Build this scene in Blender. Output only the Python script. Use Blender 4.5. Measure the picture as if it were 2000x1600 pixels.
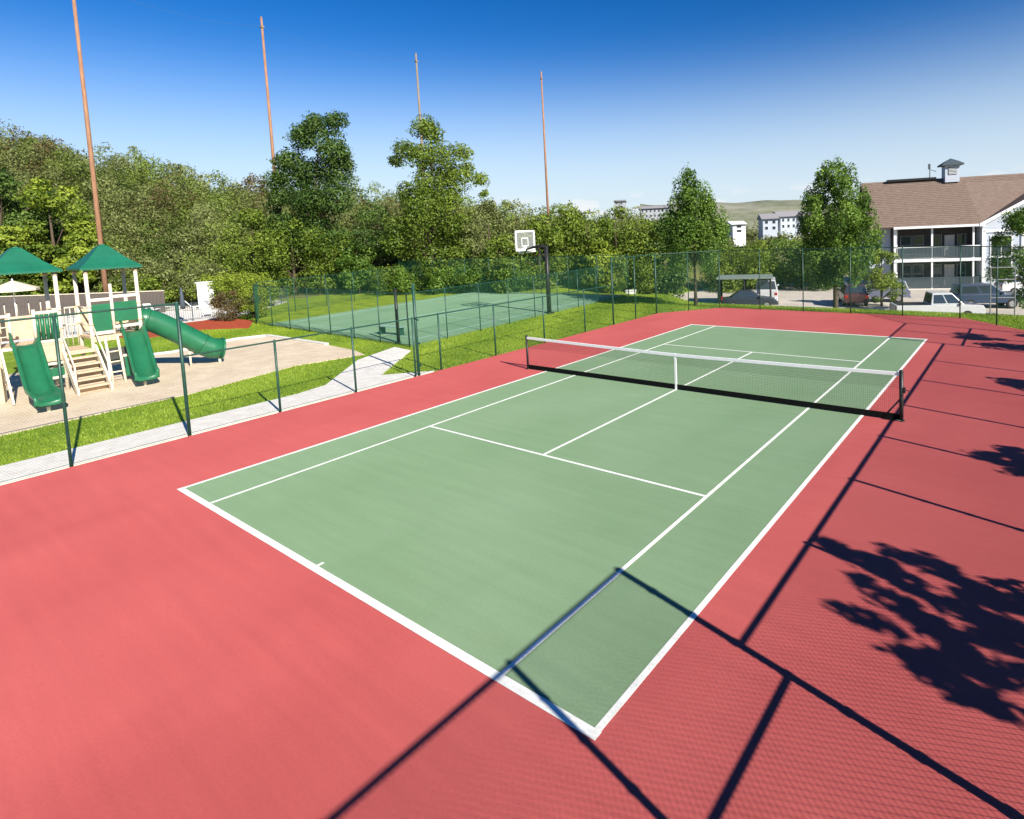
import bpy, math, random
import numpy as np
from mathutils import Vector, Matrix

# ------------------------------------------------------------------ reset
for o in list(bpy.data.objects):
    bpy.data.objects.remove(o, do_unlink=True)
scene = bpy.context.scene
COL = scene.collection
PI = math.pi
rng = np.random.default_rng(7)
random.seed(7)

# ------------------------------------------------------------------ camera (solved from the court lines)
CAM = np.array([8.932, -16.145, 5.0213])
YAW, PITCH, ROLL, FPX, CX, CY = -.6458, -.0807, -.0435, 1142.85, 1152.89, 551.34
def _axes(a, b, c):
    ca, sa, cb, sb, cc, sc = math.cos(a), math.sin(a), math.cos(b), math.sin(b), math.cos(c), math.sin(c)
    f = np.array([sa*cb, ca*cb, sb]); r = np.array([ca, -sa, 0.]); u = np.cross(r, f)
    return cc*r+sc*u, -sc*r+cc*u, f
RIGHT, UP, FWD = _axes(YAW, PITCH, ROLL)
cam_data = bpy.data.cameras.new('camera')
cam = bpy.data.objects.new('camera', cam_data); COL.objects.link(cam)
m = Matrix.Identity(4)
for i in range(3):
    m[i][0] = RIGHT[i]; m[i][1] = UP[i]; m[i][2] = -FWD[i]; m[i][3] = CAM[i]
cam.matrix_world = m
cam_data.sensor_width = 36.0
cam_data.lens = 36.0*FPX/2000
cam_data.shift_x = (1000-CX)/2000
cam_data.shift_y = (CY-800)/2000
cam_data.clip_start = 0.1; cam_data.clip_end = 6000
scene.camera = cam

# ------------------------------------------------------------------ sky, sun, exposure
SUN_EL = math.radians(32.5)
SH = np.array([-.971, .239])                     # direction in which shadows fall
world = bpy.data.worlds.new('World'); scene.world = world; world.use_nodes = True
wn = world.node_tree.nodes; wl = world.node_tree.links
sky = wn.new('ShaderNodeTexSky'); sky.sky_type = 'NISHITA'; sky.sun_disc = False
sky.sun_elevation = SUN_EL; sky.sun_rotation = math.atan2(-SH[0], -SH[1])
sky.altitude = 300; sky.air_density = 1.1; sky.dust_density = 0.0; sky.ozone_density = 2.5
bg = wn['Background']; bg.inputs['Strength'].default_value = 0.036
hs = wn.new('ShaderNodeHueSaturation'); hs.inputs['Saturation'].default_value = 1.28; hs.inputs['Hue'].default_value = .510
gm = wn.new('ShaderNodeGamma'); gm.inputs[1].default_value = 1.36
wl.new(sky.outputs[0], gm.inputs[0]); wl.new(gm.outputs[0], hs.inputs['Color']); # small fair-weather clouds low over the horizon, all the way round
wtc = wn.new('ShaderNodeTexCoord'); wsep = wn.new('ShaderNodeSeparateXYZ'); wl.new(wtc.outputs['Generated'], wsep.inputs[0])
def wramp(a, b, c, d):
    r = wn.new('ShaderNodeMapRange'); r.interpolation_type = 'SMOOTHSTEP'
    for k, v in zip(('From Min', 'From Max', 'To Min', 'To Max'), (a, b, c, d)): r.inputs[k].default_value = v
    return r
up_ = wramp(.015, .03, 0, 1); dn_ = wramp(.045, .075, 1, 0); wl.new(wsep.outputs[2], up_.inputs[0]); wl.new(wsep.outputs[2], dn_.inputs[0])
wmp = wn.new('ShaderNodeMapping'); wmp.inputs['Scale'].default_value = (9, 9, 26); wl.new(wtc.outputs['Generated'], wmp.inputs[0])
wnz = wn.new('ShaderNodeTexNoise'); wnz.inputs['Scale'].default_value = 1.6; wnz.inputs['Detail'].default_value = 5; wl.new(wmp.outputs[0], wnz.inputs['Vector'])
th_ = wramp(.50, .60, 0, .85); wl.new(wnz.outputs['Fac'], th_.inputs[0])
m1_ = wn.new('ShaderNodeMath'); m1_.operation = 'MULTIPLY'; wl.new(up_.outputs[0], m1_.inputs[0]); wl.new(dn_.outputs[0], m1_.inputs[1])
m2_ = wn.new('ShaderNodeMath'); m2_.operation = 'MULTIPLY'; wl.new(m1_.outputs[0], m2_.inputs[0]); wl.new(th_.outputs[0], m2_.inputs[1])
wmx = wn.new('ShaderNodeMix'); wmx.data_type = 'RGBA'; wl.new(m2_.outputs[0], wmx.inputs['Factor']); hz_ = wramp(0., .34, .88, 0.); hz_.interpolation_type = 'SMOOTHERSTEP'; wl.new(wsep.outputs[2], hz_.inputs[0])   # pale haze low in the sky, the same all round
hmx = wn.new('ShaderNodeMix'); hmx.data_type = 'RGBA'; wl.new(hz_.outputs[0], hmx.inputs['Factor']); wl.new(hs.outputs[0], hmx.inputs['A'])
hmx.inputs['B'].default_value = (10.2, 11.8, 13.8, 1); wl.new(hmx.outputs['Result'], wmx.inputs['A'])
wmx.inputs['B'].default_value = (13.8, 14.0, 14.4, 1)
wl.new(wmx.outputs['Result'], bg.inputs['Color'])
sun_d = bpy.data.lights.new('sun', 'SUN'); sun_d.energy = 5.0; sun_d.angle = math.radians(.5); sun_d.color = (1, .94, .83)
sun = bpy.data.objects.new('sun', sun_d); COL.objects.link(sun)
sd = Vector((SH[0]*math.cos(SUN_EL), SH[1]*math.cos(SUN_EL), -math.sin(SUN_EL)))
sun.rotation_euler = sd.to_track_quat('-Z', 'Y').to_euler(); sun.location = (30, -10, 30)
vs = scene.view_settings
vs.view_transform = 'Standard'; vs.look = 'None'; vs.gamma = 1; vs.use_curve_mapping = False
vs.exposure = 0.90
scene.render.resolution_x = 1024; scene.render.resolution_y = 819
scene.cycles.transparent_max_bounces = 24

# ------------------------------------------------------------------ pixel helpers (directions only)
def ray(u, v):
    return ((u-CX)/FPX)*RIGHT - ((v-CY)/FPX)*UP + FWD
def gp(u, v, z=0.):
    d = ray(u, v); return CAM + d*((z-CAM[2])/d[2])
def at(u, v, depth):
    return CAM + ray(u, v)*depth

# ------------------------------------------------------------------ terrain height
def S(t):
    t = np.clip(t, 0., 1.); return t*t*(3-2*t)
AZ = np.radians([-130, -95, -82, -72, -66.8, -58.6, -50, -44.6, -36, -29.7, -20, 0])
AH = np.array([18., 18.5, 17.5, 11.0, 8.0, 5.0, 3.0, 1.5, .6, 0., 0., 0.])
def tz(x, y):
    x = np.asarray(x, float); y = np.asarray(y, float)
    dx, dy = x-CAM[0], y-CAM[1]
    D = np.hypot(dx, dy); az = np.arctan2(dx, np.maximum(dy, -1e9))
    h = np.interp(az, AZ, AH)*S((D-np.interp(az, np.radians([-84, -70, -58]), [80., 72., 60.]))/np.interp(az, np.radians([-84, -58]), [42., 52.]))
    park = S((y-20.6-4.6*S((-9-x)/7))/4.5)*S((x+26)/6)
    h = h - 1.8*park*(1-S((D-75)/60))
    far = S((D-70)/90)*S((x+30)/25)*S((y-40)/60)*3.0
    return h + far

# ------------------------------------------------------------------ materials
MATS = {}
def mat(name, col, rough=.6, var=.12, scale=6., bump=0., bscale=40., metal=0., spec=.35, col2=None, stretch=None, fine=0.):
    if name in MATS: return MATS[name]
    M = bpy.data.materials.new(name); M.use_nodes = True; MATS[name] = M
    N, L = M.node_tree.nodes, M.node_tree.links
    b = N['Principled BSDF']; b.inputs['Roughness'].default_value = rough; b.inputs['Metallic'].default_value = metal
    b.inputs['Specular IOR Level'].default_value = spec
    tc = N.new('ShaderNodeTexCoord'); vec = tc.outputs['Object']
    if stretch:
        mp = N.new('ShaderNodeMapping'); mp.inputs['Scale'].default_value = stretch; L.new(vec, mp.inputs[0]); vec = mp.outputs[0]
    nz = N.new('ShaderNodeTexNoise'); nz.inputs['Scale'].default_value = scale; nz.inputs['Detail'].default_value = 6
    nz.inputs['Roughness'].default_value = .62
    L.new(vec, nz.inputs['Vector'])
    mix = N.new('ShaderNodeMix'); mix.data_type = 'RGBA'
    a = [c*(1-var) for c in col]; c2 = col2 if col2 else [min(1, c*(1+var)) for c in col]
    mix.inputs['A'].default_value = (*a, 1); mix.inputs['B'].default_value = (*c2, 1)
    mr = N.new('ShaderNodeMapRange'); mr.inputs['From Min'].default_value = .3; mr.inputs['From Max'].default_value = .7
    L.new(nz.outputs['Fac'], mr.inputs['Value']); L.new(mr.outputs[0], mix.inputs['Factor'])
    out = mix.outputs['Result']
    if fine:
        n2 = N.new('ShaderNodeTexNoise'); n2.inputs['Scale'].default_value = 90; n2.inputs['Detail'].default_value = 3
        L.new(tc.outputs['Object'], n2.inputs['Vector'])
        m2 = N.new('ShaderNodeMapRange'); m2.inputs['From Min'].default_value = .25; m2.inputs['From Max'].default_value = .75
        m2.inputs['To Min'].default_value = 1-fine; m2.inputs['To Max'].default_value = 1+fine
        L.new(n2.outputs['Fac'], m2.inputs['Value'])
        vm = N.new('ShaderNodeVectorMath'); vm.operation = 'SCALE'
        L.new(out, vm.inputs[0]); L.new(m2.outputs[0], vm.inputs['Scale']); out = vm.outputs[0]
    L.new(out, b.inputs['Base Color'])
    if bump:
        n3 = N.new('ShaderNodeTexNoise'); n3.inputs['Scale'].default_value = bscale; n3.inputs['Detail'].default_value = 4
        L.new(vec, n3.inputs['Vector'])
        bp = N.new('ShaderNodeBump'); bp.inputs['Strength'].default_value = bump; bp.inputs['Distance'].default_value = .02
        L.new(n3.outputs['Fac'], bp.inputs['Height']); L.new(bp.outputs[0], b.inputs['Normal'])
    return M

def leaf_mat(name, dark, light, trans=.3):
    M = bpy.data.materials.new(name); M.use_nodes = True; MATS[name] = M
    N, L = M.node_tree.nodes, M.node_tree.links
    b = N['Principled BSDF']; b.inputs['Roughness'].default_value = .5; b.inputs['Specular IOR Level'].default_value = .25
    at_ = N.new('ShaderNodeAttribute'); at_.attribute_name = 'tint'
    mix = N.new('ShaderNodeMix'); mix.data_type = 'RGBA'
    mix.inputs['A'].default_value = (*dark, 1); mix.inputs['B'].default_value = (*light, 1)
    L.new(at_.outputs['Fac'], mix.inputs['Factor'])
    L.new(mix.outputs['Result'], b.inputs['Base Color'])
    tr = N.new('ShaderNodeBsdfTranslucent'); L.new(mix.outputs['Result'], tr.inputs['Color'])
    ms = N.new('ShaderNodeMixShader'); ms.inputs[0].default_value = trans
    L.new(b.outputs[0], ms.inputs[1]); L.new(tr.outputs[0], ms.inputs[2])
    L.new(ms.outputs[0], N['Material Output'].inputs['Surface'])
    return M

def court_mat(name, col, light, dark):
    """painted acrylic court: broad faded patches, faint squeegee streaks, grain"""
    M = bpy.data.materials.new(name); M.use_nodes = True; MATS[name] = M
    N, L = M.node_tree.nodes, M.node_tree.links
    b = N['Principled BSDF']; b.inputs['Roughness'].default_value = .72; b.inputs['Specular IOR Level'].default_value = .3; b.inputs['Diffuse Roughness'].default_value = .6
    tc = N.new('ShaderNodeTexCoord')
    def noise(scale, detail, sc=(1, 1, 1)):
        mp = N.new('ShaderNodeMapping'); mp.inputs['Scale'].default_value = sc; L.new(tc.outputs['Object'], mp.inputs[0])
        n = N.new('ShaderNodeTexNoise'); n.inputs['Scale'].default_value = scale; n.inputs['Detail'].default_value = detail
        L.new(mp.outputs[0], n.inputs['Vector']); return n.outputs['Fac']
    def mr(x, a, b_, c, d):
        r = N.new('ShaderNodeMapRange'); r.inputs['From Min'].default_value = a; r.inputs['From Max'].default_value = b_
        r.inputs['To Min'].default_value = c; r.inputs['To Max'].default_value = d; L.new(x, r.inputs['Value']); return r.outputs[0]
    def mixc(f, a, c2):
        x = N.new('ShaderNodeMix'); x.data_type = 'RGBA'; L.new(f, x.inputs['Factor'])
        for k, v in (('A', a), ('B', c2)):
            if isinstance(v, tuple): x.inputs[k].default_value = (*v, 1)
            else: L.new(v, x.inputs[k])
        return x.outputs['Result']
    base = mixc(mr(noise(.22, 5), .35, .65, 0, 1), col, light)
    base = mixc(mr(noise(.5, 6, (1, .35, 1)), .5, .75, 0, .55), base, dark)
    base = mixc(mr(noise(7, 8), .64, .74, 0, .38), base, dark)          # scuffs and ball marks
    base = mixc(mr(noise(2.3, 9, (1, .6, 1)), .66, .80, 0, .45), base, light)   # worn patches
    streak = mr(noise(1.6, 4, (.25, 3.2, 1)), .3, .7, .955, 1.045)
    grain = mr(noise(28, 6), .3, .7, .945, 1.055)
    mul = N.new('ShaderNodeMath'); mul.operation = 'MULTIPLY'; L.new(streak, mul.inputs[0]); L.new(grain, mul.inputs[1])
    vm = N.new('ShaderNodeVectorMath'); vm.operation = 'SCALE'; L.new(base, vm.inputs[0]); L.new(mul.outputs[0], vm.inputs['Scale'])
    L.new(vm.outputs[0], b.inputs['Base Color'])
    bp = N.new('ShaderNodeBump'); bp.inputs['Strength'].default_value = .25; bp.inputs['Distance'].default_value = .004
    L.new(noise(260, 2), bp.inputs['Height']); L.new(bp.outputs[0], b.inputs['Normal'])
    return M

RED = court_mat('court_red', (.315, .061, .058), (.350, .073, .069), (.280, .050, .050))
GREEN = court_mat('court_green', (.128, .202, .112), (.146, .220, .130), (.110, .186, .096))
BBGREEN = court_mat('ball_court_green', (.115, .205, .118), (.145, .235, .145), (.090, .178, .098))
LINE = mat('line_paint', (.66, .66, .60), .75, .05, 5, fine=.10, col2=(.84, .84, .81))
GRASS = mat('grass', (.15, .245, .018), .9, .25, .9, 0.5, 60, spec=.1, col2=(.27, .355, .035), fine=.30)
FORESTFLOOR = mat('ground_far', (.10, .13, .035), .95, .3, .25, spec=.1, col2=(.20, .19, .075), fine=.2)
CONC = mat('concrete', (.66, .62, .56), .85, .10, 2.2, .15, 60, col2=(.75, .72, .67), fine=.06)
PAVE = mat('pale_pavement', (.48, .43, .37), .9, .14, .5, fine=.08)
SAND = mat('play_sand', (.60, .475, .345), .95, .10, .9, .8, 30, spec=.1, col2=(.70, .585, .44), fine=.12)
MULCH = mat('red_mulch', (.36, .070, .035), .95, .3, 9, .8, 60, spec=.1, fine=.25)
FENCEG = mat('fence_green', (.014, .058, .040), .45, .25, 8, spec=.45)
WIREG = mat('wire_green', (.030, .130, .070), .5, .2, 3, spec=.4)
BLACK = mat('black_paint', (.018, .018, .018), .45, .3, 10)
NETM = mat('net_cord', (.009, .010, .009), .95, .2, 20, spec=.05)
WHITEP = mat('white_canvas', (.86, .86, .85), .75, .06, 8, .2, 90)
PGREEN = mat('play_green_plastic', (.012, .125, .055), .38, .14, 3, spec=.5)
PGREEN2 = mat('play_green_roof', (.008, .115, .065), .45, .12, 2, spec=.45)
PBEIGE = mat('play_beige', (.66, .585, .46), .55, .10, 5, fine=.05)
PTAN = mat('play_tan', (.56, .42, .29), .7, .14, 6, fine=.08)
BARK = mat('bark', (.085, .062, .042), .95, .35, 9, .8, 20, stretch=(1, 1, .25))
POLE = mat('pole_wood', (.28, .130, .072), .85, .25, 3, .4, 20, stretch=(4, 4, .35), col2=(.37, .205, .12))
POLEG = mat('pole_grey', (.22, .17, .12), .85, .2, 3, .3, 20, stretch=(4, 4, .35))
WIRE = mat('cable', (.10, .12, .16), .6)
SIDING = mat('white_siding', (.43, .47, .54), .7, .06, 3)  # white siding greyed and blued, shade on the gable put into the colour
SHINGLE = mat('brown_shingle', (.180, .130, .105), .92, .16, 2.5, .5, 25, spec=.12, stretch=(1, 1, 4), col2=(.225, .168, .138), fine=.10)
DARK_SHADE = mat('dark_and_porch_shade', (.055, .050, .047), .8, .2, 4)  # dark tone; on the porch wall it stands in for shade
TRIM = mat('white_trim', (.74, .74, .74), .6, .05, 5)
FRAME = mat('window_frame', (.22, .22, .23), .6, .1, 5)
BBLINE = mat('faded_line', (.30, .46, .40), .8, .2, 2)
RAIL = mat('slate_rail', (.055, .075, .09), .6, .15, 6)
CURT = mat('pale_curtain', (.55, .50, .46), .9, .2, 5, stretch=(8, 8, .3))
STONE = mat('pale_stone', (.42, .38, .34), .9, .2, .08)
def glass_mat():
    M = mat('window_glass', (.03, .04, .05), .08, .1, 2, spec=.8); return M
GLASS = glass_mat()
def clear_mat():
    M = bpy.data.materials.new('clear_board'); M.use_nodes = True; MATS['clear'] = M
    N, L = M.node_tree.nodes, M.node_tree.links
    b = N['Principled BSDF']; b.inputs['Base Color'].default_value = (.55, .57, .60, 1); b.inputs['Roughness'].default_value = .3
    tr = N.new('ShaderNodeBsdfTransparent'); ms = N.new('ShaderNodeMixShader'); ms.inputs[0].default_value = .16
    L.new(tr.outputs[0], ms.inputs[1]); L.new(b.outputs[0], ms.inputs[2]); L.new(ms.outputs[0], N['Material Output'].inputs[0])
    return M
CLEAR = clear_mat()
L_OLIVE = leaf_mat('leaf_olive', (.105, .130, .036), (.32, .36, .125), .42)
L_MID = leaf_mat('leaf_mid', (.058, .105, .012), (.26, .345, .045))
L_DARK = leaf_mat('leaf_dark', (.028, .068, .014), (.16, .25, .050))
L_BRIGHT = leaf_mat('leaf_bright', (.085, .140, .012), (.31, .385, .045))
L_FRESH = leaf_mat('leaf_fresh', (.045, .105, .014), (.23, .36, .055))
L_WOOD = leaf_mat('leaf_wood', (.085, .130, .026), (.265, .345, .070), .42)
L_BROWN = leaf_mat('leaf_brown', (.075, .060, .022), (.20, .155, .065))

# ------------------------------------------------------------------ mesh helpers
class MB:
    def __init__(s): s.v = []; s.f = []
    def add(s, vs, fs):
        o = len(s.v); s.v += [tuple(map(float, p)) for p in vs]; s.f += [tuple(i+o for i in f) for f in fs]; return s
    def box(s, c, d, rz=0., ex=None):
        """centre, full size; ex = optional (ux,uy,uz) axes"""
        hx, hy, hz = d[0]/2, d[1]/2, d[2]/2
        if ex is None:
            ca, sa = math.cos(rz), math.sin(rz); ex = ((ca, sa, 0), (-sa, ca, 0), (0, 0, 1))
        e = np.array(ex, float); c = np.array(c, float)
        vs = [c+e[0]*hx*a+e[1]*hy*b+e[2]*hz*k for k in (-1, 1) for b in (-1, 1) for a in (-1, 1)]
        return s.add(vs, [(0, 2, 3, 1), (4, 5, 7, 6), (0, 1, 5, 4), (2, 6, 7, 3), (0, 4, 6, 2), (1, 3, 7, 5)])
    def span(s, x0, x1, y0, y1, z0, z1): return s.box(((x0+x1)/2, (y0+y1)/2, (z0+z1)/2), (abs(x1-x0), abs(y1-y0), abs(z1-z0)))
    def tube(s, pts, r, n=8, caps=True):
        pts = [np.array(p, float) for p in pts]; k = len(pts)
        r = [r]*k if np.isscalar(r) else list(r)
        ref = None; rings = []
        for i, p in enumerate(pts):
            t = pts[min(i+1, k-1)]-pts[max(i-1, 0)]; t /= np.linalg.norm(t)+1e-12
            if ref is None:
                ref = np.array([1., 0, 0]) if abs(t[0]) < .8 else np.array([0, 1., 0])
            a = ref-t*(ref@t); a /= np.linalg.norm(a)+1e-12; ref = a; b = np.cross(t, a)
            rings.append([p+r[i]*(math.cos(2*PI*j/n)*a+math.sin(2*PI*j/n)*b) for j in range(n)])
        vs = [q for R in rings for q in R]
        fs = [(i*n+j, i*n+(j+1) % n, (i+1)*n+(j+1) % n, (i+1)*n+j) for i in range(k-1) for j in range(n)]
        if caps: fs += [tuple(range(n))[::-1], tuple((k-1)*n+j for j in range(n))]
        return s.add(vs, fs)
    def poly(s, pts, z0, z1):
        """extruded flat polygon (x,y)"""
        n = len(pts)
        vs = [(x, y, z1) for x, y in pts]+[(x, y, z0) for x, y in pts]
        return s.add(vs, [tuple(range(n)), tuple(range(2*n-1, n-1, -1))]+[(i, i+n, (i+1) % n+n, (i+1) % n) for i in range(n)])
    def prism(s, prof, o, ux, uy, uz, w):
        """profile (a,b) in ux,uy plane extruded along uz from 0 to w"""
        o, ux, uy, uz = [np.array(q, float) for q in (o, ux, uy, uz)]; n = len(prof)
        vs = [o+ux*a+uy*b for a, b in prof]+[o+ux*a+uy*b+uz*w for a, b in prof]
        return s.add(vs, [tuple(range(n))[::-1], tuple(range(n, 2*n))]+[(i, (i+1) % n, (i+1) % n+n, i+n) for i in range(n)])
    def lathe(s, c, prof, n=16):
        k = len(prof)
        vs = [(c[0]+r*math.cos(2*PI*j/n), c[1]+r*math.sin(2*PI*j/n), c[2]+z) for r, z in prof for j in range(n)]
        return s.add(vs, [(i*n+j, i*n+(j+1) % n, (i+1)*n+(j+1) % n, (i+1)*n+j) for i in range(k-1) for j in range(n)])
    def build(s, name, m, parent=None, smooth=False, bevel=0.):
        me = bpy.data.meshes.new(name); me.from_pydata(s.v, [], s.f); me.update()
        import bmesh
        bm = bmesh.new(); bm.from_mesh(me); bmesh.ops.recalc_face_normals(bm, faces=bm.faces)
        if bevel: bmesh.ops.bevel(bm, geom=list(bm.edges), offset=bevel, segments=2, affect='EDGES', profile=.5)
        bm.to_mesh(me); bm.free()
        if m is not None: me.materials.append(m)
        if smooth:
            me.polygons.foreach_set('use_smooth', [True]*len(me.polygons))
        o = bpy.data.objects.new(name, me); COL.objects.link(o)
        if parent is not None: o.parent = parent
        return o

def tag(o, label=None, cat=None, group=None, kind=None):
    if label: o['label'] = label
    if cat: o['category'] = cat
    if group: o['group'] = group
    if kind: o['kind'] = kind
    return o
def thing(name, label, cat, loc=(0, 0, 0), group=None, rz=0.):
    e = bpy.data.objects.new(name, None); COL.objects.link(e); e.location = loc; e.rotation_euler = (0, 0, rz)
    e.empty_display_size = .2
    return tag(e, label, cat, group)
def struct(o): return tag(o, kind='structure')

def np_mesh(name, V, F, m, parent=None, tint=None, smooth=False):
    """fast quad mesh from numpy"""
    me = bpy.data.meshes.new(name); nv, nf = len(V), len(F); k = F.shape[1]
    me.vertices.add(nv); me.vertices.foreach_set('co', np.ascontiguousarray(V, dtype=np.float32).ravel())
    me.loops.add(nf*k); me.loops.foreach_set('vertex_index', np.ascontiguousarray(F, dtype=np.int32).ravel())
    me.polygons.add(nf); me.polygons.foreach_set('loop_start', np.arange(nf, dtype=np.int32)*k)
    me.update(calc_edges=True)
    if tint is not None:
        a = me.attributes.new('tint', 'FLOAT', 'POINT'); a.data.foreach_set('value', np.asarray(tint, dtype=np.float32))
    if smooth: me.polygons.foreach_set('use_smooth', [True]*nf)
    me.materials.append(m); me.validate()
    o = bpy.data.objects.new(name, me); COL.objects.link(o)
    if parent is not None: o.parent = parent
    return o

# ------------------------------------------------------------------ ground sheet
def build_ground():
    xs = np.concatenate([np.linspace(-3000, -160, 20), np.linspace(-150, 90, 161), np.linspace(100, 3000, 20)])
    ys = np.concatenate([np.linspace(-2000, -60, 12), np.linspace(-50, 170, 148), np.linspace(180, 3500, 24)])
    X, Y = np.meshgrid(xs, ys, indexing='ij')
    Z = tz(X, Y)-.06
    V = np.c_[X.ravel(), Y.ravel(), Z.ravel()]; ny = len(ys)
    i, j = np.meshgrid(np.arange(len(xs)-1), np.arange(ny-1), indexing='ij'); b = (i*ny+j).ravel()
    F = np.c_[b, b+ny, b+ny+1, b+1]
    o = np_mesh('ground', V, F, GRASS, smooth=True)
    o.data.materials.append(FORESTFLOOR)
    cx, cy = V[F].mean(1)[:, 0], V[F].mean(1)[:, 1]
    o.data.polygons.foreach_set('material_index', (np.hypot(cx-CAM[0], cy-CAM[1]) > 66).astype(np.int32))
    struct(o)
build_ground()

def slab(name, pts, z1, m, z0=-.3, parent=None):
    o = MB().poly(pts, z0, z1).build(name, m, parent)
    return struct(o) if parent is None else o

# tennis court slab with cut corners
CUTL, CUTR = [(-9.5, 15.0), (-6.9, 18.55)], [(6.15, 18.55), (9.55, 14.7)]
court_pts = [(-9.45, -30), (9.7, -30), (9.7, 14.6), (6.2, 18.7), (-6.8, 18.7), (-9.45, 15.1)]
slab('court_surround', court_pts, 0., RED)
slab('court_playing_surface', [(-5.485, -11.885), (5.485, -11.885), (5.485, 11.885), (-5.485, 11.885)], .004, GREEN, -.05)
def line(x0, y0, x1, y1, w, nm='court_line'):
    d = np.array([x1-x0, y1-y0]); d /= np.linalg.norm(d); p = np.array([-d[1], d[0]])*w/2
    pts = [(x0+p[0], y0+p[1]), (x0-p[0], y0-p[1]), (x1-p[0], y1-p[1]), (x1+p[0], y1+p[1])]
    return pts
court_lines = bpy.data.objects.new('court_markings', None); COL.objects.link(court_lines); struct(court_lines)
zz = .008
def mark(x0, y0, x1, y1, w, dz=0, n='court_line', par=None):
    MB().poly(line(x0, y0, x1, y1, w), .0045, zz+dz).build(n, LINE, par or court_lines)
W1 = .065
mark(-5.535, -11.835, 5.535, -11.835, .12, .0012, 'baseline')
mark(-5.535, 11.835, 5.535, 11.835, .11, .0012, 'baseline')
for sx in (-1, 1):
    mark(sx*5.485, -11.776, sx*5.485, 11.776, .08, 0, 'doubles_sideline')
    mark(sx*4.115, -11.776, sx*4.115, 11.776, W1, 0, 'singles_sideline')
    mark(-4.083, sx*6.40, 4.083, sx*6.40, W1, 0, 'service_line')
mark(0, -6.367, 0, 6.367, W1, .0006, 'centre_service_line')
mark(0, -11.772, 0, -11.67, .05, .0, 'centre_mark')

# pavements, play area, ball court
slab('concrete_path', [(-9.62, -30), (-9.62, -1.9), (-11.0, -3.4), (-14.2, .35), (-15.75, .55), (-14.6, -2.1), (-11.5, -5.3), (-11.2, -6.5), (-11.2, -30)], .0, CONC)
sand_pts = [(-14.9, -30), (-14.9, -13.3), (-15.1, -8.4), (-16.3, -4.0), (-15.6, -1.15), (-17.2, -.75), (-20, -.55), (-26.6, -.55), (-27.2, -2.0), (-26.0, -5.5), (-27.2, -9), (-28.5, -30)]
slab('play_sand', sand_pts, -.035, SAND)
kb = MB()
for a, b in zip(sand_pts[6:10], sand_pts[7:11]):
    kb.prism([(-.11, -.2), (.11, -.2), (.11, .05), (-.11, .05)], (a[0], a[1], 0), (-(b[1]-a[1])/math.hypot(b[0]-a[0], b[1]-a[1]), (b[0]-a[0])/math.hypot(b[0]-a[0], b[1]-a[1]), 0), (0, 0, 1), ((b[0]-a[0])/math.hypot(b[0]-a[0], b[1]-a[1]), (b[1]-a[1])/math.hypot(b[0]-a[0], b[1]-a[1]), 0), math.hypot(b[0]-a[0], b[1]-a[1]))
struct(kb.build('sand_kerb', CONC))
slab('mulch_bed', [(-31.4, .5), (-35.2, 2.4), (-39.5, 2.2), (-40, -5), (-36.8, -5.5), (-33.6, -4.4), (-34.2, -1.2)], -.012, MULCH)
BB = [(-15.4, 1.25), (-17.4, 23.4), (-34.3, 22.6), (-31.9, 1.9)]
slab('ball_court', BB, .012, BBGREEN)
bbm = bpy.data.objects.new('ball_court_markings', None); COL.objects.link(bbm); struct(bbm)
zz = .019
def bbp(a, b):
    p = np.array(BB); return (p[0]*(1-a)*(1-b)+p[1]*(1-a)*b+p[2]*a*b+p[3]*a*(1-b))
def bbmark(a0, b0, a1, b1, n):
    p, q = bbp(a0, b0), bbp(a1, b1); MB().poly(line(*p, *q, .09), .0125, .019).build(n, BBLINE, bbm)
for q in ((.07, .06, .07, .94), (.93, .06, .93, .94), (.07, .06, .93, .06), (.07, .94, .93, .94), (.07, .34, .42, .34), (.07, .66, .42, .66), (.42, .34, .42, .66), (.5, .06, .5, .94)):
    bbmark(*q, 'ball_court_line')
pool_deck = slab('pool_deck', [(-39.6, 3.4), (-47, 10.5), (-62, 12), (-66, -20), (-40.2, -20)], -.005, CONC)

# parking lot below the bank
slab('parking_lot', [(-12.5, 26.6), (60, 23.0), (60, 48.5), (4, 49), (-3, 66), (-14, 70), (-27, 62), (-24, 34), (-19, 30.5)], -1.72, PAVE, -2.4)

# ------------------------------------------------------------------ grass blades on the near strips (stuff)
def inside(px, py, poly):
    r = np.zeros(len(px), bool); n = len(poly)
    for i in range(n):
        x0, y0 = poly[i]; x1, y1 = poly[(i+1) % n]
        c = ((y0 > py) != (y1 > py)) & (px < (x1-x0)*(py-y0)/(y1-y0+1e-12)+x0); r ^= c
    return r
def grass_blades(name, label, polys, holes, dens, hgt):
    V = []; T = []
    for poly in polys:
        P = np.array(poly); lo, hi = P.min(0), P.max(0); n = int((hi-lo).prod()*dens)
        p = rng.uniform(lo, hi, (n, 2)); k = inside(p[:, 0], p[:, 1], poly)
        for h in holes: k &= ~inside(p[:, 0], p[:, 1], h)
        p = p[k]; n = len(p); a = rng.uniform(0, 2*PI, n); w = rng.uniform(.010, .022, n); h = rng.uniform(.5, 1.2, n)*hgt
        z = tz(p[:, 0], p[:, 1])-.06
        d = np.c_[np.cos(a), np.sin(a)]; ln = rng.normal(0, .35, (n, 2))*h[:, None]
        V.append(np.stack([np.c_[p-d*w[:, None], z], np.c_[p+d*w[:, None], z], np.c_[p+ln, z+h]], 1).reshape(-1, 3))
        T.append(np.repeat(np.clip(.45+.25*np.sin(p[:, 0]*1.3+p[:, 1]*.7)+rng.normal(0, .25, n), 0, 1), 3))
    V = np.concatenate(V); T = np.concatenate(T); F = np.arange(len(V)).reshape(-1, 3)
    o = np_mesh(name, V, F, GRASSB, tint=T); tag(o, label, 'grass', kind='stuff'); return o
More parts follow.
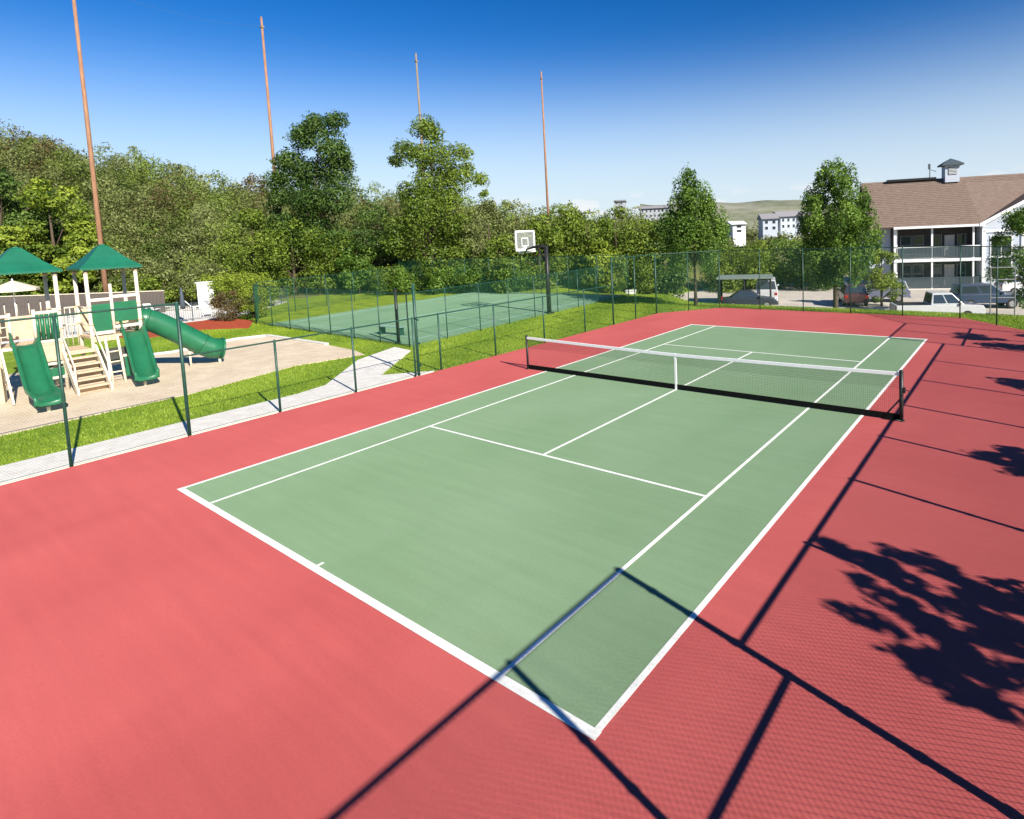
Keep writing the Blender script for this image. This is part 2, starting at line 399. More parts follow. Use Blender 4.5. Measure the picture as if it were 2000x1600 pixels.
GRASSB = leaf_mat('grass_blade', (.13, .23, .012), (.35, .45, .045), .35)
path_poly = [(-9.4, -30), (-9.4, -1.9), (-11.0, -3.4), (-14.2, .35), (-15.75, .55), (-14.6, -2.1), (-11.5, -5.3), (-11.2, -6.5), (-11.2, -30)]
mul_poly = [(-31.4, .5), (-35.2, 2.4), (-39.5, 2.2), (-40, -5), (-36.8, -5.5), (-33.6, -4.4), (-34.2, -1.2)]
grass_blades('lawn_grass', 'short bright green lawn grass between path, sand and courts', [[(-15.4, -18), (-9.45, -18), (-9.45, 1), (-15.4, 1)], [(-19, .2), (-9.45, .2), (-9.45, 16), (-18, 24)], [(-36, -10), (-15.4, -10), (-15.4, 2), (-36, 2)]], [path_poly, sand_pts, BB, mul_poly], 400, .06)
grass_blades('bank_grass', 'strip of grass on the bank behind the far fence', [[(-16, 16), (-9, 15.5), (-6.9, 18.75), (6.2, 18.75), (9.8, 14.9), (14, 24.5), (-16, 25.5)]], [], 320, .07)

# ------------------------------------------------------------------ chain link fences
def link_mesh(name, A, B, z0, h, parent, pitch=.075, r=.0022):
    A = np.array(A, float); B = np.array(B, float); Lh = np.linalg.norm(B-A); t = (B-A)/Lh; nrm = np.array([-t[1], t[0]])
    segs = []
    for sgn in (1, -1):
        k0, k1 = (-h, Lh) if sgn > 0 else (0, Lh+h)
        for k in np.arange(k0, k1, pitch):
            # s = k + sgn*z
            za, zb = 0., h
            lo, hi = ((0-k)/sgn, (Lh-k)/sgn); lo, hi = min(lo, hi), max(lo, hi)
            za, zb = max(za, lo), min(zb, hi)
            if zb-za < .01: continue
            segs.append((k+sgn*za, za, k+sgn*zb, zb, sgn))
    s = np.array(segs); n = len(s)
    off = s[:, 4]*r*.9
    def P(sv, zv, da, dn):   # da in-plane perpendicular offset, dn normal offset
        ux = -s[:, 4]*da/np.sqrt(2); uz = da/np.sqrt(2)
        ss = sv+ux; zq = zv+uz
        return np.c_[A[0]+t[0]*ss+nrm[0]*(dn+off), A[1]+t[1]*ss+nrm[1]*(dn+off), z0+zq]
    tri = [(1.15*r, -.6*r), (-1.15*r, -.6*r), (0, 1.2*r)]
    V = np.stack([P(s[:, 0], s[:, 1], *q) for q in tri]+[P(s[:, 2], s[:, 3], *q) for q in tri], 1).reshape(-1, 3)
    b = np.arange(n)[:, None]*6
    F = np.concatenate([b+np.array([[0, 1, 4, 3]]), b+np.array([[1, 2, 5, 4]]), b+np.array([[2, 0, 3, 5]])])
    o = np_mesh(name, V, F, WIREG, parent); o['kind'] = 'stuff'; return o

def fence(label, pts, heights, rp=.035, zfun=None, pitch=.075, rw=.0022, mid=None, bands=False, mesh_gap=()):
    """pts: post positions; heights: one per bay"""
    z = lambda p: 0. if zfun is None else float(zfun(p[0], p[1]))
    e = thing('chain_link_fence', label, 'fence', (pts[0][0], pts[0][1], z(pts[0])))
    e.location = (0, 0, 0)
    nb = len(pts)-1
    for i, p in enumerate(pts):
        h = max(heights[max(i-1, 0)], heights[min(i, nb-1)]) if not isinstance(heights, float) else heights
        zp = z(p); big = rp*1.25 if (i in (0, nb) or heights[max(i-1, 0)] != heights[min(i, nb-1)]) else rp
        post = MB().tube([(p[0], p[1], zp-.25), (p[0], p[1], zp+h)], big, 10).build('post', FENCEG, e, True)
        MB().lathe((p[0], p[1], zp+h), [(big*1.15, -.03), (big*1.15, .0), (big*.9, .02), (big*.4, .035), (.001, .04)], 10).build('post_cap', FENCEG, post, True)
        if bands:
            for k in range(1, int(h/.45)):
                MB().tube([(p[0], p[1], zp+k*.45-.016), (p[0], p[1], zp+k*.45+.016)], big*1.28, 8).build('tension_band', FENCEG, post)
    for i in range(nb):
        a, b = pts[i], pts[i+1]; h = heights[i]; za, zb = z(a), z(b)
        if i in mesh_gap: continue
        MB().tube([(a[0], a[1], za+h-.02), (b[0], b[1], zb+h-.02)], rp*.72, 8, False).build('top_rail', FENCEG, e, True)
        if mid and h > 3:
            MB().tube([(a[0], a[1], za+mid), (b[0], b[1], zb+mid)], rp*.72, 8, False).build('middle_rail', FENCEG, e, True)
        MB().tube([(a[0], a[1], za+.06), (b[0], b[1], zb+.06)], .006, 5, False).build('bottom_wire', FENCEG, e)
        link_mesh('link_mesh', a, b, (za+zb)/2+.04, h-.06, e, pitch, rw)
    return e
LO, HI = 2.22, 3.68
yl = [-20.5, -17.9, -15.35, -12.8, -10.3, -7.85, -5.3, -2.85, -1.65, 1.3, 4.5, 7.7, 10.3, 12.6, 15.0]
fence('green chain-link fence along the left side, beside the concrete path', [(-9.5, y) for y in yl], [HI]*4+[LO]*8+[HI]*2, rw=.0008)
fence('tall green chain-link fence across the far end before the parking lot', [CUTL[0], (-8.2, 16.78), CUTL[1], (-4.25, 18.55), (-1.65, 18.55), (.95, 18.55), (3.55, 18.55), CUTR[0], (7.75, 16.72), CUTR[1]], [HI]*9, rp=.03, rw=.0015)
yr = [-20.8, -18.0, -15.3, -12.95, -10.65, -7.9, -5.05, -2.2, .65, 3.75, 6.85, 10.3, 12.5, 14.7]
fence('green chain-link fence along the right side that throws the grid of shadows', [(9.55, y) for y in yr], [3.605]*4+[LO]*7+[3.605]*2, rp=.042, bands=True, mid=1.78, rw=.0018)
fence('tall green chain-link fence behind the near baseline', [(-9.5+i*19.05/7, -20.8) for i in range(8)], [HI]*7, mid=1.78)
def between(a, b, n): return [(a[0]+(b[0]-a[0])*i/n, a[1]+(b[1]-a[1])*i/n) for i in range(n+1)]
off = .35
fa, fb, fc, fd = (-15.1, .95), (-17.15, 23.6), (-42.0, 19.5), (-36.9, 3.6)
fe = (-33.2, 1.75)
BH = 2.6
fence('green chain-link fence along the near side of the ball court', between(fe, fa, 7), [BH]*7, rp=.028, pitch=.10, rw=.0019)
fence('green chain-link fence along the right side of the ball court by the hoop', between(fa, fb, 9), [BH]*9, rp=.028, pitch=.10, rw=.0019)
fence('green chain-link fence behind the ball court under the trees', between(fb, fc, 9), [3.3]*9, rp=.028, pitch=.12, rw=.0030)
fence('green chain-link fence at the lawn end of the ball court beside the clipped shrub', between(fc, fd, 5)+[fe], [BH]*6, rp=.028, pitch=.12, rw=.0022)

# tall gate post on the left
gpst = thing('gate_post', 'taller dark green gate post on the left fence where the path arrives', 'post', (-9.62, -2.62, 0))
MB().tube([(0, 0, -.2), (0, 0, 3.45)], .055, 12).build('shaft', FENCEG, gpst, True)
MB().lathe((0, 0, 3.45), [(.062, -.03), (.062, 0), (.03, .05), (.001, .06)], 12).build('cap', FENCEG, gpst, True)
for z in (.35, 1.2, 2.1):
    MB().box((.06, .05, z), (.10, .05, .07)).build('hinge', FENCEG, gpst, bevel=.008)

# ------------------------------------------------------------------ tennis net
net = thing('tennis_net', 'black tennis net with white headband and centre strap across the court', 'net', (0, 0, 0))
PX = 6.4; NH, NC = 1.25, 1.16
def nz_(x): return NC+(NH-NC)*(abs(x)/PX)**1.25
xsn = np.linspace(-PX+.03, PX-.03, 41)
for sx in (-1, 1):
    p = MB().tube([(sx*PX, 0, -.2), (sx*PX, 0, NH+.03)], .042 if sx < 0 else .05, 14).build('net_post', BLACK, net, True)
    MB().lathe((sx*PX, 0, NH+.03), [(.056, -.03), (.056, 0), (.03, .03), (.001, .034)], 14).build('post_cap', BLACK, p, True)
    MB().lathe((sx*PX, 0, .01), [(.001, .012), (.085, .012), (.09, 0)], 14).build('post_sleeve', BLACK, p)
p = MB().tube([(PX-.03, 0, .55), (PX-.42, 0, .03)], .022, 8).build('post_brace', BLACK, net, True)
MB().tube([(PX-.42, -.06, .02), (PX, -.06, .02)], .018, 8).build('post_foot', BLACK, net, True)
rb = MB().box((PX+.06, 0, .80), (.07, .09, .14)).build('winder', BLACK, net, bevel=.01)
MB().tube([(PX+.10, 0, .80), (PX+.17, 0, .80), (PX+.17, -.12, .74)], .010, 6).build('winder_handle', BLACK, rb, True)
def band(z_top, z_bot, th, m, name):
    b = MB()
    for x0, x1 in zip(xsn[:-1], xsn[1:]):
        f = lambda x, q: q(x)
        vs = [(x, y, z) for x in (x0, x1) for y in (-th, th) for z in (z_bot(x), z_top(x))]
        b.add(vs, [(0, 1, 5, 4), (2, 6, 7, 3), (1, 3, 7, 5), (0, 4, 6, 2)])
    return b.build(name, m, net)
band(lambda x: nz_(x), lambda x: nz_(x)-.085, .022, WHITEP, 'headband')
band(lambda x: .175, lambda x: .020, .006, NETM, 'bottom_band')
MB().box((0, 0, NC/2+.004), (.065, .034, NC+.012)).build('centre_strap', WHITEP, net)
def cords(parts, name):
    V = []; F = []
    for a, b, r in parts:
        o = len(V)
        a = np.array(a); b = np.array(b)
        d = b-a
        e = np.array([0, 0, 1.]) if abs(d[0]) > abs(d[2]) else np.array([1., 0, 0])
        y = np.array([0, 1., 0])
        for q in (a, b):
            V += [q+e*r-y*r*.6, q-e*r-y*r*.6, q+y*r*1.1]
        F += [(o, o+1, o+4, o+3), (o+1, o+2, o+5, o+4), (o+2, o, o+3, o+5)]
    o = np_mesh(name, np.array(V), np.array(F), NETM, net); o['kind'] = 'stuff'
prt = []
for x in np.arange(-PX+.05, PX-.04, .0448): prt.append(((x, 0, .15), (x, 0, nz_(x)-.07), .0014))
for z in np.arange(.19, 1.12, .0448):
    for x0, x1 in zip(xsn[:-1:4], xsn[4::4]): prt.append(((x0, .002, z*nz_(x0)/NC), (x1, .002, z*nz_(x1)/NC), .0014))
cords(prt, 'netting')
prt = []
for x in np.arange(-PX+.07, PX-.04, .0448): prt.append(((x, .008, .80), (x, .008, nz_(x)-.07), .0014))
for z in np.arange(.80, 1.11, .0448):
    for x0, x1 in zip(xsn[:-1:4], xsn[4::4]): prt.append(((x0, .01, z*nz_(x0)/NC), (x1, .01, z*nz_(x1)/NC), .0014))
cords(prt, 'double_netting')

# ------------------------------------------------------------------ basketball hoop
hp = gp(1073, 611)
hoop = thing('basketball_hoop', 'black basketball post with arm and white-framed clear backboard', 'basketball hoop', (hp[0], hp[1], .01))
MB().tube([(0, 0, -.3), (0, 0, 4.42)], [.15, .13], 16).build('post', BLACK, hoop, True)
MB().lathe((0, 0, 0), [(.001, .03), (.32, .03), (.32, -.05)], 16).build('base_plate', BLACK, hoop)
MB().tube([(.05, 0, 4.32), (-.6, 0, 4.42), (-1.2, 0, 4.34), (-1.75, 0, 4.22)], [.11, .10, .085, .07], 12).build('arm', BLACK, hoop, True)
MB().tube([(0, 0, 3.25), (-.85, 0, 4.35)], .065, 10).build('brace', BLACK, hoop, True)
MB().tube([(-.9, 0, 4.1), (-1.75, 0, 4.0)], .05, 8).build('lower_arm', TRIM, hoop, True)
bd = thing('x', None, None); bpy.data.objects.remove(bd)
bx = -1.85
board = MB().box((bx, 0, 4.82), (.03, 1.76, 1.30)).build('backboard', CLEAR, hoop)
for (yy, zc, dy, dz) in ((0, 5.44, 1.86, .12), (0, 4.20, 1.86, .14), (-.89, 4.82, .12, 1.12), (.89, 4.82, .12, 1.12)):
    MB().box((bx, yy, zc), (.07, dy, dz)).build('board_frame', TRIM, board)
for (yy, zc, dy, dz) in ((0, 4.98, .62, .06), (0, 4.46, .62, .06), (-.30, 4.72, .06, .46), (.30, 4.72, .06, .46)):
    MB().box((bx-.02, yy, zc), (.012, dy, dz)).build('target_square', TRIM, board)
MB().box((bx-.1, 0, 4.30), (.18, .3, .16)).build('rim_bracket', TRIM, hoop)
rim = MB().tube([(bx-.42+.26*math.cos(t), .26*math.sin(t), 4.33) for t in np.linspace(0, 2*PI, 25)], .012, 6).build('rim', mat('rim_orange', (.45, .10, .03)), hoop, True)
nb = MB()
for k in range(14):
    t0 = 2*PI*k/14
    for d in (1, -1):
        nb.tube([(bx-.42+r*math.cos(t0+d*w), r*math.sin(t0+d*w), z) for r, z, w in ((.26, 4.32, 0), (.20, 4.12, .22), (.15, 3.90, .45))], .006, 4)
nb.build('hoop_net', WHITEP, rim)
hp2 = (-16.4, 1.15)
pp = thing('light_post', 'dark post standing in the near corner of the ball court', 'post', (-16.55, 1.35, 0))
MB().tube([(0, 0, -.2), (0, 0, 2.75)], [.085, .075], 12).build('shaft', BLACK, pp, True)
MB().lathe((0, 0, 0), [(.001, .04), (.16, .04), (.16, -.02)], 12).build('base_plate', BLACK, pp)

q = gp(765, 654)
bn = thing('courtside_bench', 'pale green bench standing inside the near corner of the ball court', 'bench', (q[0], q[1], .012), rz=.1)
BENCHM = mat('bench_green', (.25, .40, .33), .6)
for k in range(3): MB().box((0, -.16+k*.16, .46), (1.9, .13, .045)).build('slat', BENCHM, bn, bevel=.008)
for sx in (-.75, .75):
    lg = MB().box((sx, 0, .22), (.07, .40, .43)).build('leg', FENCEG, bn, bevel=.008)
    MB().box((sx, 0, .012), (.16, .46, .022)).build('foot', FENCEG, lg)

# ------------------------------------------------------------------ tall poles with cables
poles = []
for (ub, vb, ut, vt, D, lab) in ((197, 478, 137, -45, 51.0, 'tallest timber pole rising behind the green play roof'), (533, 300, 509, 43, 66.0, 'timber pole rising beside the tall tree, second from the left'),
                        (820, 225, 814, 108, 79.0, 'grey timber pole topping out above the bushy tree'), (1073, 470, 1058, 148, 92.0, 'slim timber pole behind the basketball hoop')):
    b = at(ub, vb, D); t = at(ut, vt, D*1.0)
    z0 = float(tz(b[0], b[1])); H = at(ut, vt, D)[2]
    e = thing('timber_pole', lab, 'pole', (b[0], b[1], z0), 'tall timber poles in a row behind the courts')
    h = H-z0; r = .215
    MB().tube([(0, 0, -.5), (0, 0, h*.5), (0, 0, h)], [r, r*.78, r*.52], 14).build('shaft', POLEG if D == 79.0 else POLE, e, True)
    MB().tube([(0, 0, h), (0, 0, h+.12)], [r*.56, r*.3], 12).build('cap', POLEG, e, True)
    MB().box((0, 0, h-1.0), (.34, .34, .22)).build('collar', POLEG, e, bevel=.02)
    poles.append(np.array([b[0], b[1], H-.9]))
poles.insert(0, poles[0]+(poles[0]-poles[1]))
for k, (a, b) in enumerate(zip(poles[:-1], poles[1:])):
    pts = [a+(b-a)*t+np.array([0, 0, -1.0*4*t*(1-t)*.9]) for t in np.linspace(0, 1, 14)]
    o = MB().tube(pts, .007, 5, False).build('cable', WIRE)
    tag(o, ['thin sagging cable running off the left edge from the tallest pole', 'thin cable sagging between the first and second timber poles', 'thin cable sagging between the second and third timber poles', 'thin cable sagging between the third and fourth timber poles'][k], 'cable', 'cables between the timber poles')

# ------------------------------------------------------------------ trees
def leaves(blobs, n, size, up=.25, shell=.55, flat=0.):
    """blobs: (cx,cy,cz,rx,ry,rz,tint) -> quad leaves"""
    B = np.array(blobs, float); w = (B[:, 3]*B[:, 5])**.9; w /= w.sum()
    k = rng.choice(len(B), n, p=w); b = B[k]
    d = rng.normal(size=(n, 3)); d /= np.linalg.norm(d, axis=1)[:, None]
    lump = 1+.22*np.sin(d[:, 0]*5.1+k*1.7)*np.sin(d[:, 1]*4.3+k*.9)+.15*np.sin(d[:, 2]*7+k)
    rr = (shell+(1-shell)*rng.random(n)**.7)*lump*np.where(rng.random(n) < .10, rng.uniform(1.0, 1.28, n), 1)
    c = b[:, :3]+d*b[:, 3:6]*rr[:, None]
    nrm = d*.8+rng.normal(size=(n, 3))*.55+np.array([0, 0, up]); nrm /= np.linalg.norm(nrm, axis=1)[:, None]
    t = np.cross(nrm, rng.normal(size=(n, 3))); t /= np.linalg.norm(t, axis=1)[:, None]+1e-9; s = np.cross(nrm, t)
    L = (size*rng.uniform(.6, 1.35, n))[:, None]; Wd = L*rng.uniform(.42, .62, n)[:, None]
    fold = nrm*L*.16
    V = np.stack([c-t*L*.5, c-s*Wd*.5+fold-t*L*.05, c+t*L*.5, c+s*Wd*.5+fold-t*L*.05], 1).reshape(-1, 3)
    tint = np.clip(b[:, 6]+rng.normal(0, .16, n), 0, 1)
    return V, np.repeat(tint, 4)
def leaf_obj(name, V, T, m, parent):
    return np_mesh(name, V, np.arange(len(V)).reshape(-1, 4), m, parent, T)
def trunk_obj(base_h, top, r, blobs, parent, nl=9, lean=(0, 0)):
    mb = MB(); pts = []; rad = []
    for i in range(6):
        f = i/5; pts.append((lean[0]*f+random.uniform(-.05, .05)*r*6*f, lean[1]*f+random.uniform(-.05, .05)*r*6*f, -.4+(top+.4)*f)); rad.append(r*(1.35 if i == 0 else 1)*(1-.78*f))
    mb.tube(pts, rad, 9)
    bl = sorted(blobs, key=lambda q: -q[3])[:nl]
    for q in bl:
        f = min(.92, max(.18, (q[2]*.62)/max(top, .1))); k = f*5; i = int(k); a = np.array(pts[i])+(np.array(pts[min(i+1, 5)])-np.array(pts[i]))*(k-i)
        e = np.array(q[:3]); mid = a+(e-a)*.5+np.array([0, 0, .12*np.linalg.norm(e-a)])
        rr = r*(1-.78*f)*.55
        mb.tube([a, mid, e], [rr, rr*.6, rr*.2], 6)
    return mb.build('trunk', BARK, parent, True)
def envelope_blobs(h, r, z0, prof, n, br, tint=.45, ts=.18, tall=.85):
    """prof: list of (zfrac, rfrac)"""
    zf, rf = zip(*prof); out = []
    for i in range(n):
        f = rng.random(); R = np.interp(f, zf, rf)*r
        if rng.random() > (R/r)+.15: f = rng.uniform(.15, .7); R = np.interp(f, zf, rf)*r
        a = rng.uniform(0, 2*PI); q = R*math.sqrt(rng.uniform(.12, 1.0)); s = br*rng.uniform(.7, 1.35)*(.55+.45*R/r)
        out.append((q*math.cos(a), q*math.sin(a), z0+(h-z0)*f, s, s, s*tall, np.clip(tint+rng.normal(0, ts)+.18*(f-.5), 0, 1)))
    return out
ROUND = [(0, .55), (.25, .95), (.5, 1), (.75, .8), (.92, .42), (1, .12)]
CONE = [(0, .75), (.2, 1), (.45, .85), (.7, .52), (.88, .24), (1, .05)]
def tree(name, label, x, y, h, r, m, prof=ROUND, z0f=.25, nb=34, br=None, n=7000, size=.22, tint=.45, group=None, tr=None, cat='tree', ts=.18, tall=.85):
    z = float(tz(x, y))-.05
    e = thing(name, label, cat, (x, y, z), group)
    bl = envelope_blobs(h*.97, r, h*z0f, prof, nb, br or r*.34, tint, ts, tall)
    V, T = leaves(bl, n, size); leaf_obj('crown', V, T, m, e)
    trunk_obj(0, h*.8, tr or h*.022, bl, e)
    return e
def tree_px(name, label, pb, D, m, n, size, ground_uv=None, tr=.2, group=None, spread=.5, extra=0):
    """crown lobes given as image position and radius (px) at one distance; the depth spread is random"""
    c = np.mean([at(u, v, D) for u, v, *_ in pb], 0); zb = float(tz(c[0], c[1]))-.05
    if ground_uv is not None: q = at(ground_uv, 560, D); c = np.array([q[0], q[1], 0]); zb = float(tz(c[0], c[1]))-.05
    e = thing(name, label, 'tree', (c[0], c[1], zb), group); bl = []
    for q in pb:
        u, v, rp = q[:3]; ti = q[3] if len(q) > 3 else .42
        R = rp*D/FPX; k = 5
        for j in range(k):
            dd = rng.uniform(-1, 1)*R*1.1; p = at(u+rng.uniform(-.5, .5)*rp, v+rng.uniform(-.5, .5)*rp, D+dd)
            s = R*rng.uniform(.55, .85)
            bl.append((p[0]-c[0], p[1]-c[1], p[2]-zb, s, s, s*.9, np.clip(ti+rng.normal(0, .13), 0, 1)))
    V, T = leaves(bl, n, size); leaf_obj('crown', V, T, m, e)
    top = max(b[2] for b in bl)*.86
    lx = [b for b in bl if b[2] > top*.8]
    trunk_obj(0, top, tr, bl, e, 14, (np.mean([b[0] for b in lx]), np.mean([b[1] for b in lx])))
    return e

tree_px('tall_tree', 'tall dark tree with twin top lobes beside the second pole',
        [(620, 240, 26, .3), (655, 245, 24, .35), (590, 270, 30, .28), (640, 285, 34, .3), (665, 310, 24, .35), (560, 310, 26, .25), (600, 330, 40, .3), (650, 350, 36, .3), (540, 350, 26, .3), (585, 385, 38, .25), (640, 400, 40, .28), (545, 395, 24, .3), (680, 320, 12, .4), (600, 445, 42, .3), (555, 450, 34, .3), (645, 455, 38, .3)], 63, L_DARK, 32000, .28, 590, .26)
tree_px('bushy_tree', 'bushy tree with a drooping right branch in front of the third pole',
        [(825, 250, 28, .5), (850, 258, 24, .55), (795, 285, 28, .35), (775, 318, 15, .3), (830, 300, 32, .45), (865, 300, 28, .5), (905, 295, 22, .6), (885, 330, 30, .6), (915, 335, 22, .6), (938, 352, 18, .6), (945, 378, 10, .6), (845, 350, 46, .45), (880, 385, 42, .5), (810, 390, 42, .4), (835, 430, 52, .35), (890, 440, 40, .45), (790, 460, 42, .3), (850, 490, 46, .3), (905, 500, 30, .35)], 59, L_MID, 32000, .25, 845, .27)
for (u, vt, D, r, m, lab, ti, n) in ((500, 395, 63, 3.1, L_MID, 'round green tree at the left foot of the tall tree', .35, 9000), (575, 420, 62, 3.2, L_MID, 'green tree standing below the tall dark tree', .42, 9000), (655, 445, 62, 2.9, L_MID, 'lower green tree right of the tall dark tree', .38, 8000),
                                (735, 395, 62, 3.0, L_DARK, 'dark tree filling the gap left of the bushy tree', .35, 8000), (700, 470, 60, 2.0, L_FRESH, 'small fresh green tree behind the ball court fence', .35, 5000)):
    p = at(u, 540, D); h = at(u, vt, D)[2]-float(tz(p[0], p[1]))
    tree('round_tree', lab, p[0], p[1], h, r, m, ROUND, .08, 40, r*.36, n, .25, ti)
for (u, vt, D, r, m, lab, ti) in ((15, 315, 60, 4.6, L_DARK, 'dark leafy tree at the left edge above the play roofs', .45), (112, 350, 58, 4.0, L_BRIGHT, 'bright leafy tree between the two play roofs', .38), (45, 420, 56, 3.4, L_MID, 'lower leafy tree behind the left play roof', .45), (165, 450, 56, 2.4, L_BRIGHT, 'small leafy tree behind the right play roof', .35)):
    p = at(u, 540, D); h = at(u, vt, D)[2]-float(tz(p[0], p[1]))
    tree('leafy_tree', lab, p[0], p[1], h, r, m, ROUND, .1, 34, r*.30, 13000, .34, ti, ts=.30)
for k, (u, vt, D) in enumerate(((230, 480, 56), (285, 500, 55), (340, 490, 56), (395, 505, 55), (250, 530, 54), (320, 535, 54), (60, 528, 56), (-10, 520, 57))):
    p = at(u, 560, D); h = at(u, vt, D)[2]-float(tz(p[0], p[1]))
    tree('hedge_bush', ['olive bush above the tube slide, left one', 'olive bush behind the end of the board fence', 'olive bush behind the closed umbrella', 'olive bush behind the white pillar', 'low bush just over the board fence by the right play roof', 'low bush at the end of the board fence', 'bush over the board fence between the play roofs', 'bush over the board fence at the left edge'][k], p[0], p[1], max(h, 1.8), 2.3, L_OLIVE if k < 4 else L_MID, ROUND, .02, 30, .85, 5000, .24, .45, 'bushes behind the board fence', cat='bush')
# line of trees behind the ball court towards the right
i = 0
for (u, vt, D, r, ti, m) in ((960, 395, 60, 3.0, .55, L_OLIVE), (1015, 385, 62, 3.1, .5, L_OLIVE), (1095, 392, 61, 3.0, .5, L_MID), (1150, 398, 60, 2.9, .42, L_MID), (1205, 404, 60, 2.9, .40, L_MID), (1258, 415, 59, 2.7, .38, L_MID), (1300, 425, 59, 2.5, .3, L_DARK), (1055, 430, 57, 2.4, .4, L_MID), (985, 455, 56, 2.2, .35, L_MID), (1180, 470, 56, 2.2, .5, L_BRIGHT)):
    p = at(u, 540, D); h = at(u, vt, D)[2]-float(tz(p[0], p[1]))
    nm = ['pale olive tree just right of the bushy tree', 'pale olive tree behind the backboard', 'green tree just right of the slim pole', 'green tree second to the right of the slim pole', 'green tree third to the right of the slim pole', 'green tree fourth to the right of the slim pole', 'dark tree directly left of the pointed tree', 'lower green tree behind the hoop arm', 'lower green tree left of the backboard', 'yellow-green low tree behind the corner of the ball court fence'][i]; i += 1
    tree('row_tree', nm, p[0], p[1], h, r, m, ROUND, .05, 40, r*.34, 8000, .26, ti, 'row of trees behind the ball court')
# pointed young trees at the far end
for (u, ub, vt, D, r, lab, ti, m, n, z0) in ((1358, 602, 338, 39.5, 2.25, 'pointed young tree with a slim trunk at the far left corner of the court', .34, L_FRESH, 25000, .30), ):
    p = at(u, 560, D); zg = float(tz(p[0], p[1])); h = (at(u, vt, D)[2]-zg)*1.05
    tree('pointed_tree', lab, p[0], p[1], h, r, m, [(0, .7), (.2, 1), (.45, .85), (.7, .6), (.88, .38), (1, .15)], z0, 100, r*.24, n, .16, ti, tr=.11, ts=.22, tall=1.6)
p = at(1632, 560, 38.5); zg = float(tz(p[0], p[1])); h = at(1632, 305, 38.5)[2]-zg
tree('pointed_tree', 'large pointed tree with a thick trunk before the apartment building', p[0], p[1], h, 2.75, L_FRESH,
     [(0, .5), (.12, .85), (.32, 1), (.55, .9), (.72, .62), (.88, .40), (1, .16)], .28, 150, .44, 34000, .16, .38, tr=.19, ts=.22, tall=1.7)
q = at(1722, 560, 47)
tree('leafy_tree', 'small pale leafy tree beside the porch of the apartment building', q[0], q[1], at(1722, 478, 47)[2]-float(tz(q[0], q[1])), 1.3, L_BRIGHT, ROUND, .12, 30, .5, 6000, .16, .5)
p = at(2000, 560, 38)
tree('leafy_tree', 'small leafy tree at the right edge in front of the white gable wall', p[0]+.4, p[1], 7.9, 2.3, L_FRESH, ROUND, .18, 50, .6, 17000, .16, .42)
# lower bushes behind the parking lot
for k, (u, vt, D, r) in enumerate(((1235, 485, 60, 2.6), (1290, 474, 62, 2.8), (1430, 474, 64, 3.0), (1482, 468, 66, 3.2), (1532, 466, 65, 3.2), (1585, 470, 62, 3.0))):
    p = at(u, 540, D); h = at(u, vt, D)[2]-float(tz(p[0], p[1]))
    tree('low_tree', ['low tree left of the pointed tree behind the road', 'low tree directly behind the pointed tree', 'low tree just right of the pointed tree trunk', 'low tree second to the right of the pointed tree', 'low tree midway between the two pointed trees', 'dark low tree behind the large pointed tree'][k], p[0], p[1], max(h, 2.5), r, [L_MID, L_MID, L_MID, L_MID, L_FRESH, L_DARK][k], ROUND, .02, 40, r*.36, 8000, .24, .46, 'low trees behind the parking lot')
# trees outside the right fence (only their shadows fall into the picture)
shade = thing('young_tree', 'young tree outside the right fence that throws the big leaf shadow', 'tree', (14.5, -9.25, -.05), 'young trees outside the right fence')
_keep = rng; rng = np.random.default_rng(23); bl = []
for (u, v) in ((1635, 1072), (1690, 1095), (1690, 1135), (1760, 1085), (1760, 1130), (1740, 1170), (1690, 1205), (1830, 1105), (1820, 1160), (1800, 1210), (1880, 1145), (1890, 1200), (1860, 1255), (1800, 1290), (1960, 1180), (1950, 1250), (1920, 1310), (1870, 1340), (1990, 1320), (1960, 1385), (2000, 1240)):
    g_ = gp(u, v); hh = (14.5+rng.uniform(-.9, .9)-g_[0])/1.524
    s_ = rng.uniform(.17, .29); bl.append((g_[0]+1.524*hh-14.5, g_[1]-.375*hh+9.25, hh+.05, s_, s_, s_*.8, rng.uniform(.3, .6)))
for _ in range(14):
    s_ = rng.uniform(.35, .5); bl.append((rng.uniform(-1.3, 1.3), rng.uniform(-1.3, 1.3), rng.uniform(1.7, 3.1), s_, s_, s_*.8, rng.uniform(.3, .6)))
V_, T_ = leaves(bl, 2000, .30, shell=.25); leaf_obj('crown', V_, T_, L_FRESH, shade); trunk_obj(0, 4.4, .07, bl, shade, 14); rng = _keep
for k, (x, y, h, r, lab) in enumerate(((15.6, -3.0, 4.9, 1.7, 'young tree outside the right fence before the net'), (15.7, 3.8, 4.9, 1.6, 'young tree outside the right fence past the net'), (14.6, 11.2, 5.6, 1.9, 'young tree outside the right fence near the far corner'))):
    tree('young_tree', lab, x, y, h, r, L_FRESH, [(0, .7), (.2, 1), (.5, .95), (.75, .7), (.92, .36), (1, .1)], .22, 30, .44, 2600, .30, .42, 'young trees outside the right fence', tr=.07)

